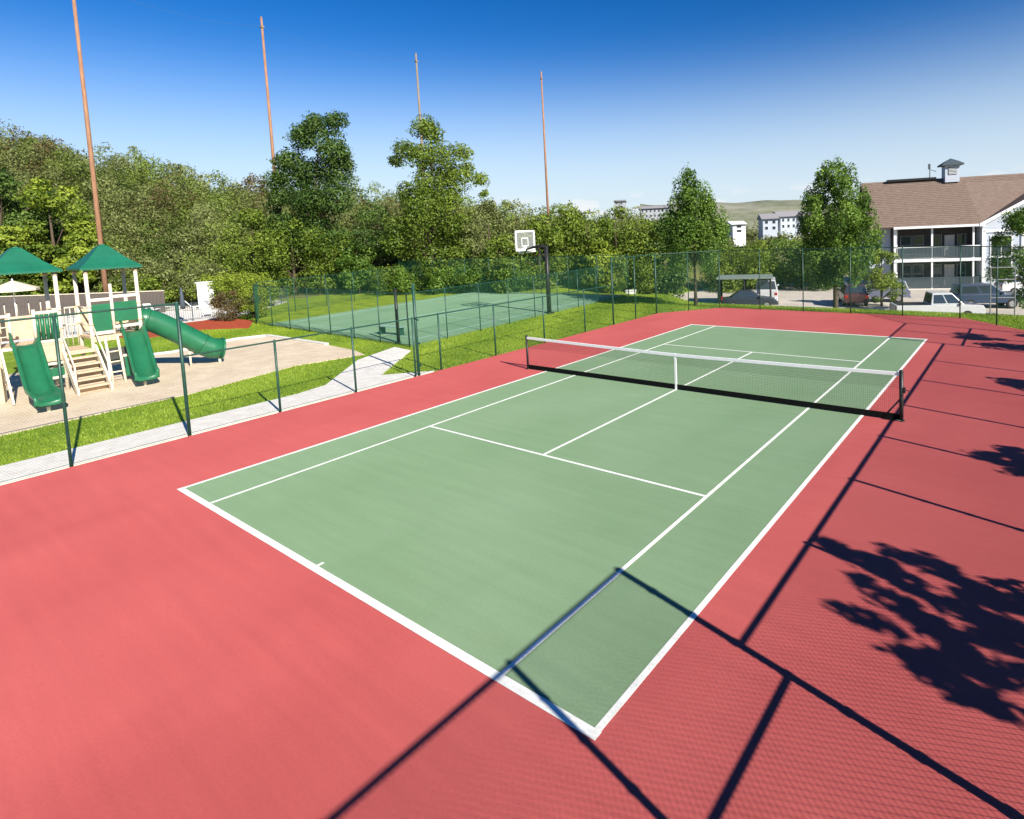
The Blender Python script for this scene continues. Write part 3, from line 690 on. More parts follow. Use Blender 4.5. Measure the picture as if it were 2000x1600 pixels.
# hillside wood: reads as one mass
def woods():
    V = []; T = []; cnt = 0
    spots = []
    for D in np.arange(60, 128, 5.6):
        for u in np.arange(-260, 1330, 5.4*FPX/D*.86):
            uu = u+rng.uniform(-.4, .4)*4.5*FPX/D; DD = D+rng.uniform(-2.2, 2.2)
            p = at(uu, 500, DD)
            if (uu > 900 and D < 70) or (uu > 430 and D < 65): continue
            spots.append((p[0], p[1], DD, uu))
    for (x, y, D, u) in spots:
        z = float(tz(x, y)); h = rng.uniform(7.0, 10.0)*(1.15 if D > 95 else 1)*(.82 if u > 1000 else 1)*(.62 if D < 66 else 1); r = rng.uniform(2.5, 3.8)
        ti = np.clip(rng.normal(.50, .24), .05, 1.)
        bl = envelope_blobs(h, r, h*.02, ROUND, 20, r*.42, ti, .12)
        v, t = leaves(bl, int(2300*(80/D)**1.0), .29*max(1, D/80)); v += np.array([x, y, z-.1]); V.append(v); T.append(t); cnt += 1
    sel = rng.random(len(V))
    groups = [('hillside_wood', L_OLIVE, sel < .50, 'dense olive green wood covering the hillside'), ('hillside_wood', L_WOOD, (sel >= .50) & (sel < .89), 'greener trees mixed through the hillside wood'), ('hillside_wood', L_BROWN, sel >= .89, 'brownish dry crowns scattered in the hillside wood')]
    for nme, m, k, lab in groups:
        vv = np.concatenate([V[i] for i in np.where(k)[0]]); tt = np.concatenate([T[i] for i in np.where(k)[0]])
        tag(leaf_obj(nme, vv, tt, m, None), lab, 'wood', kind='stuff')
woods()

# shrubs
def shrub(label, x, y, h, r, m, n=5000, size=.12, tint=.5, prof=None, name='shrub'):
    return tree(name, label, x, y, h, r, m, prof or [(0, .75), (.3, 1), (.8, 1), (.95, .8), (1, .5)], .08, 40, r*.32, n, size, tint, tr=.05, cat='shrub')
sp = gp(488, 622)
shrub('bright clipped shrub at the corner of the ball court', sp[0]-.3, sp[1]+.4, 2.3, .95, L_BRIGHT, 6000, .11, .55)
sp = gp(452, 626)
shrub('brownish thin shrub left of the bright clipped shrub', sp[0]-.2, sp[1], 2.1, 1.0, L_BROWN, 5000, .11, .5)
for k, (u, v, D) in enumerate(((425, 545, 53), (465, 540, 52), (500, 548, 51))):
    p = at(u, v, D); g = float(tz(p[0], p[1]))
    shrub(['yellow-green bush behind the pool railing', 'yellow-green bush above the clipped shrub', 'yellow-green bush next to the ball court corner post'][k], p[0], p[1], p[2]-g+.35, 1.7, L_BRIGHT, 5000, .17, .62)
for k, (u, D) in enumerate(((530, 61), (760, 59), (800, 58.5), (1000, 55), (930, 56.5), (870, 57.5))):
    p = at(u, 560, D); g = float(tz(p[0], p[1]))
    shrub(['leafy shrub behind the left corner of the ball court fence', 'leafy shrub under the dark tree behind the ball court', 'leafy shrub at the foot of the bushy tree', 'leafy shrub behind the ball court left of the hoop', 'leafy shrub behind the ball court, right of the bushy tree', 'leafy shrub below the drooping branch of the bushy tree'][k], p[0], p[1], 2.6, 2.0, L_FRESH if k > 1 else L_MID, 5000, .19, .4)

# ------------------------------------------------------------------ play structure
ps = thing('play_structure', 'beige and green play structure with two roofed towers, slides and stairs', 'play structure', (-21.4, -10.2, -.035))
OX, OY, OZ = -21.4, -10.2, -.035
def PB(*a): return MB()
def w2(p): return (p[0]-OX, p[1]-OY, p[2]-OZ)
FX, BX = -20.6, -22.2
def tower(y0, y1, deck):
    for x in (FX, BX):
        for y in (y0, y1):
            po = MB().tube([w2((x, y, -.2)), w2((x, y, 4.62))], .065, 12).build('tower_post', PBEIGE, ps, True)
    d = MB().span(FX-OX+.05, BX-OX-.05, y0-OY-.05, y1-OY+.05, deck-.09-OZ, deck-OZ).build('deck', PTAN, ps)
    # roof: concave hip with drip edge
    cx, cy = (FX+BX)/2, (y0+y1)/2; hx, hy = (FX-BX)/2+.22, (y1-y0)/2+.2
    b = MB(); prof = [(1.0, 4.50), (1.0, 4.58), (.80, 4.74), (.58, 4.95), (.36, 5.20), (.17, 5.42), (.06, 5.48)]
    rings = []
    for f, z in prof:
        ring = []
        for (sx, sy) in ((1, -1), (1, 1), (-1, 1), (-1, -1)):
            ring.append(w2((cx+sx*hx*f, cy+sy*hy*f, z)))
        rings += ring
    fs = [(i*4+j, i*4+(j+1) % 4, (i+1)*4+(j+1) % 4, (i+1)*4+j) for i in range(len(prof)-1) for j in range(4)]+[tuple(range(24, 28))]
    under = [w2((cx+sx*hx*.94, cy+sy*hy*.94, 4.52)) for (sx, sy) in ((1, -1), (1, 1), (-1, 1), (-1, -1))]
    under += [w2((cx+sx*hx*.1, cy+sy*hy*.1, 5.36)) for (sx, sy) in ((1, -1), (1, 1), (-1, 1), (-1, -1))]
    b.add(rings, fs); b.add(under, [(0, 4, 5, 1), (1, 5, 6, 2), (2, 6, 7, 3), (3, 7, 4, 0), (4, 7, 6, 5)])
    b.add([rings[0], rings[1], rings[2], rings[3]]+under[:4], [(0, 1, 5, 4), (1, 2, 6, 5), (2, 3, 7, 6), (3, 0, 4, 7)])
    rf = b.build('roof', PGREEN2, ps)
    MB().box(w2((cx, cy, 5.47)), (.16, .16, .07)).build('roof_finial', PGREEN2, rf, bevel=.02)
    return d
tower(-12.35, -10.62, 1.86); tower(-9.72, -8.12, 1.86)
def bar(p, q, r=.035, m=PBEIGE, n='rail', par=None): return MB().tube([w2(p), w2(q)], r, 8).build(n, m, par or ps, True)
def panel(x, y0, y1, z0, z1, m=PGREEN, th=.035, n='panel'):
    return MB().box(w2((x, (y0+y1)/2, (z0+z1)/2)), (th, abs(y1-y0), z1-z0)).build(n, m, ps, bevel=.01)
for y in (-12.35, -10.62, -9.72, -8.12):
    for x in (FX, BX):
        for z in (.55, 1.82, 2.35, 3.05, 4.4):
            MB().tube([w2((x, y, z-.035)), w2((x, y, z+.035))], .082, 10).build('post_collar', PTAN, ps, True)
# front of right tower: two green panels with beige rails
bar((FX, -9.0, 1.86), (FX, -9.0, 3.9), .055, PBEIGE, 'tower_post')
panel(FX, -9.66, -9.06, 2.05, 3.12); panel(FX, -8.94, -8.18, 2.35, 3.15)
for y0, y1, z in ((-9.72, -9.0, 3.30), (-9.0, -8.12, 3.38), (-9.72, -9.0, 1.97), (-9.0, -8.12, 2.16)):
    MB().box(w2((FX+.02, (y0+y1)/2, z)), (.09, y1-y0, .12)).build('cross_beam', PBEIGE, ps, bevel=.015)
MB().box(w2((FX+.05, -9.36, 1.74)), (.12, .72, .20)).build('cross_beam', PTAN, ps, bevel=.015)
panel(BX, -9.66, -8.18, 1.95, 2.9, PTAN); panel(BX, -12.3, -10.68, 1.95, 2.85, PTAN)
# left tower front: vertical green slats beside the slide, panels
for k in range(5):
    MB().tube([w2((FX+.01, -11.26+k*.135, 1.98)), w2((FX+.01, -11.26+k*.135, 2.95))], .062, 8).build('slat', PGREEN, ps, True)
bar((FX, -11.34, 1.86), (FX, -11.34, 3.15), .055, PBEIGE, 'tower_post'); bar((FX, -12.0, 1.86), (FX, -12.0, 3.1), .05, PBEIGE, 'tower_post')
for y0, y1, z in ((-11.34, -10.62, 3.02), (-11.34, -10.62, 1.92), (-12.35, -12.0, 3.0), (-12.35, -11.34, 1.78)):
    MB().box(w2((FX+.02, (y0+y1)/2, z)), (.09, y1-y0, .10)).build('cross_beam', PBEIGE, ps, bevel=.015)
MB().box(w2((FX+.02, -10.95, 1.45)), (.08, .62, .62)).build('panel', PTAN, ps, bevel=.015)
MB().box(w2((FX+.01, -10.95, .70)), (.08, .62, .34)).build('panel', PGREEN, ps, bevel=.015)
for z in (1.05, .5): MB().box(w2((FX+.03, -10.93, z)), (.10, .66, .10)).build('cross_beam', PBEIGE, ps, bevel=.015)
# bridge deck between the towers and stairs
MB().span(FX-OX+.05, BX-OX, -10.56-OY, -9.78-OY, 1.34-OZ, 1.42-OZ).build('bridge_deck', PTAN, ps)
bar((BX, -10.62, 2.3), (BX, -9.72, 2.3)); bar((BX, -10.62, 3.0), (BX, -9.72, 3.0))
for k in range(5): bar((BX, -10.5+k*.17, 1.45), (BX, -10.5+k*.17, 3.0), .018, PBEIGE, 'baluster')
st = MB().box(w2((FX+.1, -10.17, 1.34)), (.3, .92, .08)).build('stairs', PTAN, ps, bevel=.01)
for k in range(5):
    z = 1.16-k*.245; x = FX+.28+k*.285
    MB().box(w2((x, -10.17, z)), (.32, .90, .07)).build('tread', PTAN, st, bevel=.01)
    MB().box(w2((x-.13, -10.17, z-.13)), (.05, .88, .235)).build('riser', PTAN, st)
for y in (-10.66, -9.68):
    MB().prism([(0, 1.55), (0, 1.25), (1.50, -.03), (1.72, -.03), (1.72, .12), (.12, 1.55)], w2((FX+.02, y-.035, 0)), (1, 0, 0), (0, 0, 1), (0, 1, 0), .07).build('stringer', PBEIGE, st)
    bar((FX, y, 2.35), (FX+1.55, y, 1.0), .028, PBEIGE, 'handrail', st); bar((FX+1.55, y, 1.0), (FX+1.62, y, .0), .03, PBEIGE, 'handrail', st)
# climber below right tower
for y in (-9.35, -8.95): bar((FX+.55, y, -.1), (FX+.05, y, 1.8), .05, PBEIGE, 'climber_leg')
for z in (.4, .8, 1.2): bar((FX+.55-z*.26, -9.35, z), (FX+.55-z*.26, -8.95, z), .03, PBEIGE, 'rung')
MB().box(w2((FX+.42, -8.55, .55)), (.06, .66, .80), 0).build('panel', PGREEN, ps, bevel=.015)
MB().box(w2((FX+.42, -8.55, 1.0)), (.10, .74, .10)).build('cross_beam', PBEIGE, ps, bevel=.015)
MB().box(w2((FX-.5, -8.9, .9)), (.06, 1.3, .7)).build('panel', DARK_SHADE, ps)
# slides: U chute swept down with run-out
def slide(y0, y1, xend, w=.30):
    path = [(FX+.02, 1.88), (FX+.22, 1.87), (FX+.50, 1.66), (FX+1.0, 1.25), (FX+1.5, .84), (FX+1.95, .52), (FX+2.2, .40), (FX+2.45, .37), (xend, .36), (xend+.06, .30), (xend+.06, .22)]
    prof = [(-w-.09, .22), (-w-.02, .235), (-w+.03, .14), (-w+.08, .03), (0, 0), (w-.08, .03), (w-.03, .14), (w+.02, .235), (w+.09, .22), (w+.09, .12), (w+.02, .04), (w-.04, -.07), (0, -.10), (-w+.04, -.07), (-w-.02, .04), (-w-.09, .12)]
    n = len(prof); V = []; F = []
    for i, (x, z) in enumerate(path):
        a = np.array(path[max(i-1, 0)]); b = np.array(path[min(i+1, len(path)-1)]); t = (b-a)/np.linalg.norm(b-a); nn = np.array([-t[1], t[0]])
        if i >= len(path)-2: nn = np.array([.15, 1.]) 
        y = y0+(y1-y0)*(x-FX)/(xend-FX)
        sc = 1. if i < len(path)-2 else (.8 if i == len(path)-2 else .35)
        for (s, hh) in prof: V.append(w2((x+nn[0]*hh*sc, y+s, z+nn[1]*hh*sc)))
    for i in range(len(path)-1):
        for j in range(n): F.append((i*n+j, i*n+(j+1) % n, (i+1)*n+(j+1) % n, (i+1)*n+j))
    F += [tuple(range(n)), tuple((len(path)-1)*n+j for j in range(n))]
    o = MB().add(V, F).build('slide', PGREEN, ps, True)
    MB().tube([w2((xend-.28, y1, -.1)), w2((xend-.28, y1, .30))], .05, 8).build('slide_foot', PBEIGE, o, True)
    for sg in (-1, 1):
        MB().box(w2((FX+.10, y0+sg*(w+.07), 2.15)), (.30, .04, .52)).build('slide_hood', PGREEN, o, bevel=.012)
s1 = gp(97, 783, .36); s2 = gp(287, 735, .36)
slide(-11.67, s1[1], s1[0]); slide(-8.42, s2[1], s2[0], .31)
# tube slide
t_end = gp(410, 688, .55)
tp = [np.array(q) for q in ((-21.1, -8.15, 2.32), (-21.05, -7.8, 2.27), (-20.98, -7.4, 2.05), (-20.9, -6.9, 1.68), (-20.8, -6.35, 1.24), (-20.7, -5.95, .90), (-20.6, -5.6, .66), (-20.55, -5.2, .58))]
tn = MB(); n = 18
def ringpts(p, t, r):
    t = t/np.linalg.norm(t); a = np.cross(t, (0, 0, 1.)); a /= np.linalg.norm(a); b = np.cross(a, t)
    return [w2(p+r*(math.cos(2*PI*j/n)*a+math.sin(2*PI*j/n)*b)) for j in range(n)]
V = []
for rr in (.46, .43):
    for i, p in enumerate(tp): V += ringpts(p, tp[min(i+1, 7)]-tp[max(i-1, 0)], rr)
k = len(tp); F = [(i*n+j, i*n+(j+1) % n, (i+1)*n+(j+1) % n, (i+1)*n+j) for i in range(k-1) for j in range(n)]
F += [((k+i)*n+j, (k+i+1)*n+j, (k+i+1)*n+(j+1) % n, (k+i)*n+(j+1) % n) for i in range(k-1) for j in range(n)]
F += [(j, k*n+j, k*n+(j+1) % n, (j+1) % n) for j in range(n)]+[((k-1)*n+j, (k-1)*n+(j+1) % n, (2*k-1)*n+(j+1) % n, (2*k-1)*n+j) for j in range(n)]
tube_o = MB().add(V, F).build('tube_slide', PGREEN, ps, True)
for i in (1, 5, 7):
    b = MB(); t = tp[min(i+1, 7)]-tp[max(i-1, 0)]; t = t/np.linalg.norm(t)
    vs = []
    for d, r in ((-.035, .465), (-.035, .50), (.035, .50), (.035, .465)): vs += ringpts(tp[i]+t*d, t, r)
    b.add(vs, [(q*n+j, q*n+(j+1) % n, (q+1)*n+(j+1) % n, (q+1)*n+j) for q in range(3) for j in range(n)]).build('tube_flange', PGREEN, tube_o, True)
MB().tube([w2((-20.5, -5.35, -.1)), w2((-20.5, -5.35, .25))], .06, 8).build('slide_foot', PBEIGE, tube_o, True)
MB().tube([w2((-20.8, -6.4, -.1)), w2((-20.8, -6.4, .85))], .045, 8).build('slide_foot', PBEIGE, tube_o, True)
panel(FX-.8, -8.14, -8.10, 1.9, 3.0, PBEIGE, 1.4)
# tan climbing wall and crawl arch at the left
for (y0, y1, z1, x) in ((-13.05, -12.42, 1.75, FX+.55), (-13.9, -13.1, 1.6, FX+.35)):
    prof = [(0, -.1), (.16, -.1), (.20, .45), (.24, .9), (.32, 1.2), (.44, .9), (.50, .45), (.52, -.1), (.66, -.1), (.64, z1*.8), (.5, z1), (.12, z1), (.02, z1*.8)]
    MB().prism([(a*(y1-y0)/.66, b) for a, b in prof], w2((x, y0, 0)), (0, 1, 0), (0, 0, 1), (-1, 0, 0), .18).build('climbing_arch', PTAN, ps, bevel=.012)
MB().prism([(0, 1.78), (.1, 1.80), (1.3, .0), (1.1, -.05)], w2((FX+.02, -12.35, 0)), (1, 0, 0), (0, 0, 1), (0, 1, 0), .06).build('climbing_wall', PBEIGE, ps)
for z in (2.25, 2.6, 2.95): bar((FX, -12.35, z), (FX, -12.0, z), .022)
for z in (2.3, 3.0):
    bar((FX, -10.62, z), (BX, -10.62, z)); bar((FX, -12.35, z), (BX, -12.35, z)); bar((FX, -9.72, z), (BX, -9.72, z))
for k in range(5):
    bar((FX-.25-k*.27, -12.35, 1.9), (FX-.25-k*.27, -12.35, 3.0), .018, PBEIGE, 'baluster')
    bar((BX, -12.2+k*.34, 2.85), (BX, -12.2+k*.34, 3.4), .018, PBEIGE, 'baluster')

# ------------------------------------------------------------------ pool side
WOODF = mat('weathered_board', (.105, .088, .078), .9, .25, 3, stretch=(6, 6, .5), fine=.1)
pw = thing('privacy_fence', 'brown board fence with a pale cap behind the play structure', 'fence', (0, 0, 0))
a0, a1 = at(-70, 600, 52), at(322, 590, 50)
a0[2] = a1[2] = 0; dv = a1-a0; Lp = np.linalg.norm(dv); dv /= Lp; nb_ = int(Lp/.34)
bme = MB().box((0, 0, .92), (.31, .04, 1.75)).build('board', WOODF, pw, bevel=.006).data
o = COL.objects['board'] if 'board' in COL.objects else None
first = [q for q in pw.children if q.name.startswith('board')][0]
ang = math.atan2(dv[1], dv[0])
for k in range(nb_):
    q = first if k == 0 else bpy.data.objects.new('board', bme)
    if k: COL.objects.link(q); q.parent = pw
    pt = a0+dv*(k+.5)*Lp/nb_; q.location = (pt[0], pt[1], random.uniform(-.02, .01)); q.rotation_euler = (0, 0, ang)
MB().box((*((a0+a1)/2)[:2], 1.86), (Lp, .14, .07), ang).build('cap_rail', PBEIGE, pw)
for k in range(int(Lp/2.4)+1):
    pt = a0+dv*min(k*2.4, Lp); MB().box((pt[0], pt[1], .95), (.12, .12, 2.0), ang).build('post', WOODF, pw)
# metal pool railing
def railing(label, P, Q, h=1.3, gap=.14):
    e = thing('pool_railing', label, 'railing', (0, 0, 0)); P = np.array(P); Q = np.array(Q); Ln = np.linalg.norm(Q-P); d = (Q-P)/Ln
    for z in (.12, h-.12, h): MB().tube([(*P, z), (*Q, z)], .018, 6).build('rail', RAIL, e)
    k = int(Ln/gap); me = None
    for i in range(k+1):
        p = P+d*i*Ln/k
        if i % 16 == 0: MB().tube([(*p, -.1), (*p, h+.08)], .035, 6).build('post', RAIL, e)
        else:
            if me is None:
                ob = MB().tube([(0, 0, .1), (0, 0, h)], .010, 4).build('picket', RAIL, e); me = ob.data
            else:
                ob = bpy.data.objects.new('picket', me); COL.objects.link(ob); ob.parent = e
            ob.location = (*p, 0)
    return e
r0, r1, r2 = (-40.0, 2.6), (-40.6, -6.5), (-46.5, 10.2)
railing('dark metal railing along the pool deck behind the tube slide', r0, r1)
railing('dark metal railing of the pool deck behind the clipped shrubs', r0, r2)
def umbrella(label, x, y, h, r, m, closed=False):
    e = thing('patio_umbrella', label, 'umbrella', (x, y, 0), )
    MB().tube([(0, 0, 0), (0, 0, h)], .03, 8).build('pole', TRIM, e, True)
    MB().lathe((0, 0, 0), [(.001, .10), (.22, .08), (.25, 0)], 14).build('base', RAIL, e)
    if closed:
        MB().lathe((0, 0, 0), [(.02, h+.05), (.09, h-.15), (.15, h*.6), (.17, h*.38), (.10, h*.36)], 10).build('canopy', m, e, True)
    else:
        vs = [(0, 0, h+.1)]+[(r*math.cos(2*PI*k/8), r*math.sin(2*PI*k/8), h-.55) for k in range(8)]+[(r*.99*math.cos(2*PI*k/8), r*.99*math.sin(2*PI*k/8), h-.72) for k in range(8)]
        MB().add(vs, [(0, 1+k, 1+(k+1) % 8) for k in range(8)]+[(1+k, 9+k, 9+(k+1) % 8, 1+(k+1) % 8) for k in range(8)]).build('canopy', m, e)
        MB().lathe((0, 0, h+.08), [(.05, 0), (.05, .1), (.01, .16)], 8).build('finial', TRIM, e)
UMB = mat('tan_canvas', (.62, .52, .40), .85, .08, 4)
q = at(30, 600, 44); umbrella('open tan patio umbrella at the left edge behind the play structure', q[0], q[1], at(30, 550, 44)[2], 1.5, UMB)
q = at(357, 600, 43); umbrella('closed dark umbrella standing beyond the tube slide', q[0], q[1], at(357, 562, 43)[2], .3, RAIL, True)
def lounger(label, x, y, rz):
    e = thing('lounge_chair', label, 'lounge chair', (x, y, 0), 'white lounge chairs on the pool deck', rz)
    MB().box((.35, 0, .34), (1.3, .6, .06)).build('seat', WHITEP, e, bevel=.015)
    MB().box((-.58, 0, .60), (.75, .6, .06), ex=((math.cos(.9), 0, -math.sin(.9)), (0, 1, 0), (math.sin(.9), 0, math.cos(.9)))).build('backrest', WHITEP, e, bevel=.015)
    for sx in (-.25, .9):
        for sy in (-.26, .26): MB().tube([(sx, sy, 0), (sx, sy, .33)], .022, 6).build('leg', WHITEP, e)
for k, (u, v) in enumerate(((330, 607), (385, 606), (420, 603), (300, 612), (405, 618))):
    q = gp(u, v); lounger(['white lounge chair behind the closed umbrella', 'white lounge chair beside the white pillar', 'white lounge chair right of the white pillar', 'white lounge chair nearest the tube slide top', 'white lounge chair close to the pool railing'][k], q[0], q[1], .8+.5*k)
q = at(404, 595, 52)
pl = thing('white_pillar', 'square white pillar standing on the pool deck', 'pillar', (q[0], q[1], 0))
zt = at(404, 552, 52)[2]
MB().box((0, 0, zt/2), (.9, .9, zt), .6).build('shaft', WHITEP, pl, bevel=.03)
MB().box((0, 0, zt+.05), (1.06, 1.06, .10), .6).build('cap', TRIM, pl, bevel=.02)
q = at(30, 590, 40)
ct = thing('picnic_table', 'pale picnic table under the left play tower', 'table', (q[0], q[1], 0), rz=.5)
MB().box((0, 0, .74), (1.8, .8, .06)).build('tabletop', PBEIGE, ct, bevel=.01)
for s in (-1, 1):
    MB().box((0, s*.75, .44), (1.8, .28, .05)).build('bench', PBEIGE, ct, bevel=.01)
    MB().box((s*.6, 0, .40), (.10, 1.5, .08)).build('cross_beam', PBEIGE, ct); MB().box((s*.6, 0, .36), (.1, .5, .72)).build('leg', PBEIGE, ct)

# ------------------------------------------------------------------ apartment building
BD = 58.0
c0 = at(1746, 560, BD); bz = -1.75
UX = np.array([.94, .34, 0]); UX /= np.linalg.norm(UX); NX = np.array([UX[1], -UX[0], 0])
bld = thing('apartment_building', 'white two-storey apartment building with brown shingle roof, balconies and cupola', 'building', (c0[0], c0[1], bz), rz=math.atan2(UX[1], UX[0]))
# local axes: x along facade, -y towards camera, z up
ZE, ZR, ZS = 4.6-bz, 9.3-bz, 1.28-bz
PW = 7.55
wl_ = MB()
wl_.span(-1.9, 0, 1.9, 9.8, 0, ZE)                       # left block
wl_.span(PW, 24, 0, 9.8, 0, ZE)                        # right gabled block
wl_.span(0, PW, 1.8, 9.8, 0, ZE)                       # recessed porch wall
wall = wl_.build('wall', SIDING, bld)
dk = MB().span(.02, PW-.02, 1.72, 1.79, .05, ZE-.05).build('porch_shade_wall', DARK_SHADE, bld)  # porch shade painted as a dark sheet in front of the siding
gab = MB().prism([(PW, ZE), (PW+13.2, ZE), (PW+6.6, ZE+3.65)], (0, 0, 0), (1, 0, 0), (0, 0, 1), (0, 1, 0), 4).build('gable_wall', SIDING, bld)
for k in range(12):
    z = ZE-.45-k*.48
    MB().box((PW+3.4 if k > 7 else PW+3.4, -.012, z), (6.7, .024, .03)).build('siding_batten', TRIM, bld) if k in (0, 4) else None
# main roof, two slopes
def quad(name, pts, th, m, par):
    p = np.array(pts, float); nrm = np.cross(p[1]-p[0], p[3]-p[0]); nrm /= np.linalg.norm(nrm)
    if nrm[2] < 0: nrm = -nrm
    q = p-nrm*th
    return MB().add(list(p)+list(q), [(0, 1, 2, 3), (7, 6, 5, 4), (0, 4, 5, 1), (1, 5, 6, 2), (2, 6, 7, 3), (3, 7, 4, 0)]).build(name, m, par)
def rz_(y): return ZE-.12+(ZR-ZE+.12)*(y+.45)/6.05
roof = quad('roof', [(-2.2, -.45, ZE-.12), (PW-.1, -.45, ZE-.12), (PW-.1, 5.6, ZR), (-2.2, 5.6, ZR)], .16, SHINGLE, bld)
YV = -.45+6.05*(3.75+.12+.12)/(ZR-ZE+.12)
vq = [(PW-.1, 5.6), (PW-.1, -.2), (PW+6.6, YV), (PW+13.3, -.2), (24.5, -.45), (24.5, 5.6)]
vt = [(x, y, rz_(y)) for x, y in vq]; vb = [(x, y, rz_(y)-.18) for x, y in vq]
MB().add(vt+vb, [(0, 1, 2, 5), (2, 3, 4, 5), (11, 8, 7, 6), (11, 10, 9, 8)]+[(i, i+6, (i+1) % 6+6, (i+1) % 6) for i in range(6)]).build('right_slope', SHINGLE, roof)
quad('rear_slope', [(-2.2, 11.6, ZE-.12), (24.5, 11.6, ZE-.12), (24.5, 5.603, ZR-.003), (-2.2, 5.603, ZR-.003)], .16, SHINGLE, roof)
# shingle courses
for k in range(1, 26):
    f = k/26; xr = (PW-.15 if f < .86 else 24.4); MB().box(((xr-2.1)/2, -.45+6.05*f-.02, ZE-.12+(ZR-ZE+.12)*f+.012), (xr+2.1, .08, .014), ex=((1, 0, 0), (0, .78, .62), (0, -.62, .78))).build('shingle_course', SHINGLE, roof)
# cross gable over right block
ap = (PW+6.6, ZE+3.75)
for s, x0 in ((1, PW-.35), (-1, PW+13.55)):
    quad('gable_slope', [(x0, -.5, ZE-.1), (ap[0], -.5, ap[1]+.12), (ap[0], YV+.25, ap[1]+.12), (x0, -.2, ZE-.1)], .14, SHINGLE, roof)
    MB().prism([(x0, ZE-.42), (x0, ZE-.08), (ap[0], ap[1]+.10), (ap[0], ap[1]-.24)], (0, -.56, 0), (1, 0, 0), (0, 0, 1), (0, 1, 0), .05).build('rake_board', TRIM, roof)
MB().box((PW/2-.0, -.47, ZE-.24), (PW+.2, .08, .22)).build('fascia', TRIM, roof)
MB().box((2.6, 5.3, ZR+.02), (4.6, .5, .22)).build('ridge_vent', BLACK, roof)
# porch posts, slabs, rails
for x in (.12, 3.35, 6.85): MB().box((x, .1, ZE/2), (.15 if x > 1 else .24, .18, ZE-.05)).build('porch_post', TRIM, bld)
MB().box((.42, .9, ZE/2), (.12, .12, ZE-.06)).build('porch_post', TRIM, bld)
MB().span(.0, PW-.02, -.06, 1.70, ZS-.30, ZS).build('balcony_slab', TRIM, bld)
MB().span(.0, PW-.02, -.06, 1.70, -.2, .12).build('porch_slab', CONC, bld)
for z0, hh in ((ZS, 1.15), (.12, 1.05)):
    rl = MB().box((PW/2, .02, z0+hh), (PW-.1, .08, .08)).build('balcony_rail', TRIM if z0 > 1 else RAIL, bld)
    MB().box((PW/2, .02, z0+.12), (PW-.1, .06, .06)).build('bottom_rail', RAIL, rl)
    pm = None
    for k in range(62):
        x = .25+k*(PW-.4)/61
        if pm is None: ob = MB().box((0, .02, z0+hh/2+.05), (.085, .03, hh-.12)).build('baluster', RAIL, rl); pm = ob.data
        else: ob = bpy.data.objects.new('baluster', pm); COL.objects.link(ob); ob.parent = rl
        ob.location = (x, 0, 0)
# porch doors and windows
for z0 in (.14, ZS+.02):
    for (x0, x1, kind) in ((.9, 1.9, 'w'), (2.0, 3.0, 'w'), (3.7, 4.6, 'd'), (4.75, 5.75, 'c'), (5.9, 6.7, 'w')):
        zb_ = z0+.05 if kind != 'w' else z0+.35; zt_ = z0+2.25
        wfr = MB().span(x0, x1, 1.66, 1.715, zb_, zt_).build('window' if kind == 'w' else 'patio_door', FRAME if kind != 'c' else DARK_SHADE, bld)
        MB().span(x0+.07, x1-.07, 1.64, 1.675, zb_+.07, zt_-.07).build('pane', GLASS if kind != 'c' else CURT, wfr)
        MB().span(x0+.07, x1-.07, 1.628, 1.645, (zb_+zt_)/2-.03, (zb_+zt_)/2+.03).build('glazing_bar', FRAME, wfr) if kind == 'w' else None
# gable wall windows
for (x0, x1, z0, z1) in ((PW+.75, PW+2.35, ZS+.12, ZS+1.95), (PW+.75, PW+2.35, ZS-1.85, ZS-.10), (PW+4.6, PW+6.2, ZS+.12, ZS+1.95), (PW+4.6, PW+6.2, ZS-1.85, ZS-.10)):
    fr = MB().span(x0-.10, x1+.10, -.07, .02, z0-.10, z1+.10).build('window', TRIM, bld)
    for a, b in ((x0, (x0+x1)/2-.03), ((x0+x1)/2+.03, x1)):
        MB().span(a, b, -.085, -.06, z0, z1).build('pane', GLASS, fr)
    MB().span(x0-.2, x1+.2, -.16, -.02, z0-.18, z0-.11).build('sill', TRIM, fr)
for x in (PW+.12, PW+3.3): MB().box((x, -.05, ZE/2-.3), (.30, .10, ZE-.7)).build('corner_board', TRIM, bld)
MB().box((PW+1.7, -.05, ZS+2.45), (3.3, .10, .22)).build('band_board', TRIM, bld)
# cupola
CUX, CUY = 6.25, 5.3
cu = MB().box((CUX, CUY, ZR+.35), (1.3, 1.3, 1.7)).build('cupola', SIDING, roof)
MB().box((CUX, CUY-.66, ZR+.60), (.75, .05, .75)).build('louvre', RAIL, cu)
for k in range(5): MB().box((CUX, CUY-.69, ZR+.32+k*.14), (.70, .05, .05)).build('slat', TRIM, cu)
b = MB(); cs = .98
b.add([(CUX+sx*cs, CUY+sy*cs, ZR+1.18) for sx, sy in ((-1, -1), (1, -1), (1, 1), (-1, 1))]+[(CUX+sx*cs, CUY+sy*cs, ZR+1.32) for sx, sy in ((-1, -1), (1, -1), (1, 1), (-1, 1))]+[(CUX+sx*.55, CUY+sy*.55, ZR+1.62) for sx, sy in ((-1, -1), (1, -1), (1, 1), (-1, 1))]+[(CUX, CUY, ZR+1.95)],
      [(3, 2, 1, 0), (0, 1, 5, 4), (1, 2, 6, 5), (2, 3, 7, 6), (3, 0, 4, 7), (4, 5, 9, 8), (5, 6, 10, 9), (6, 7, 11, 10), (7, 4, 8, 11), (8, 9, 12), (9, 10, 12), (10, 11, 12), (11, 8, 12)])
b.build('cupola_roof', RAIL, cu)
MB().tube([(CUX-1.9, CUY, ZR), (CUX-1.9, CUY, ZR+1.1)], .04, 6).build('antenna', RAIL, roof)
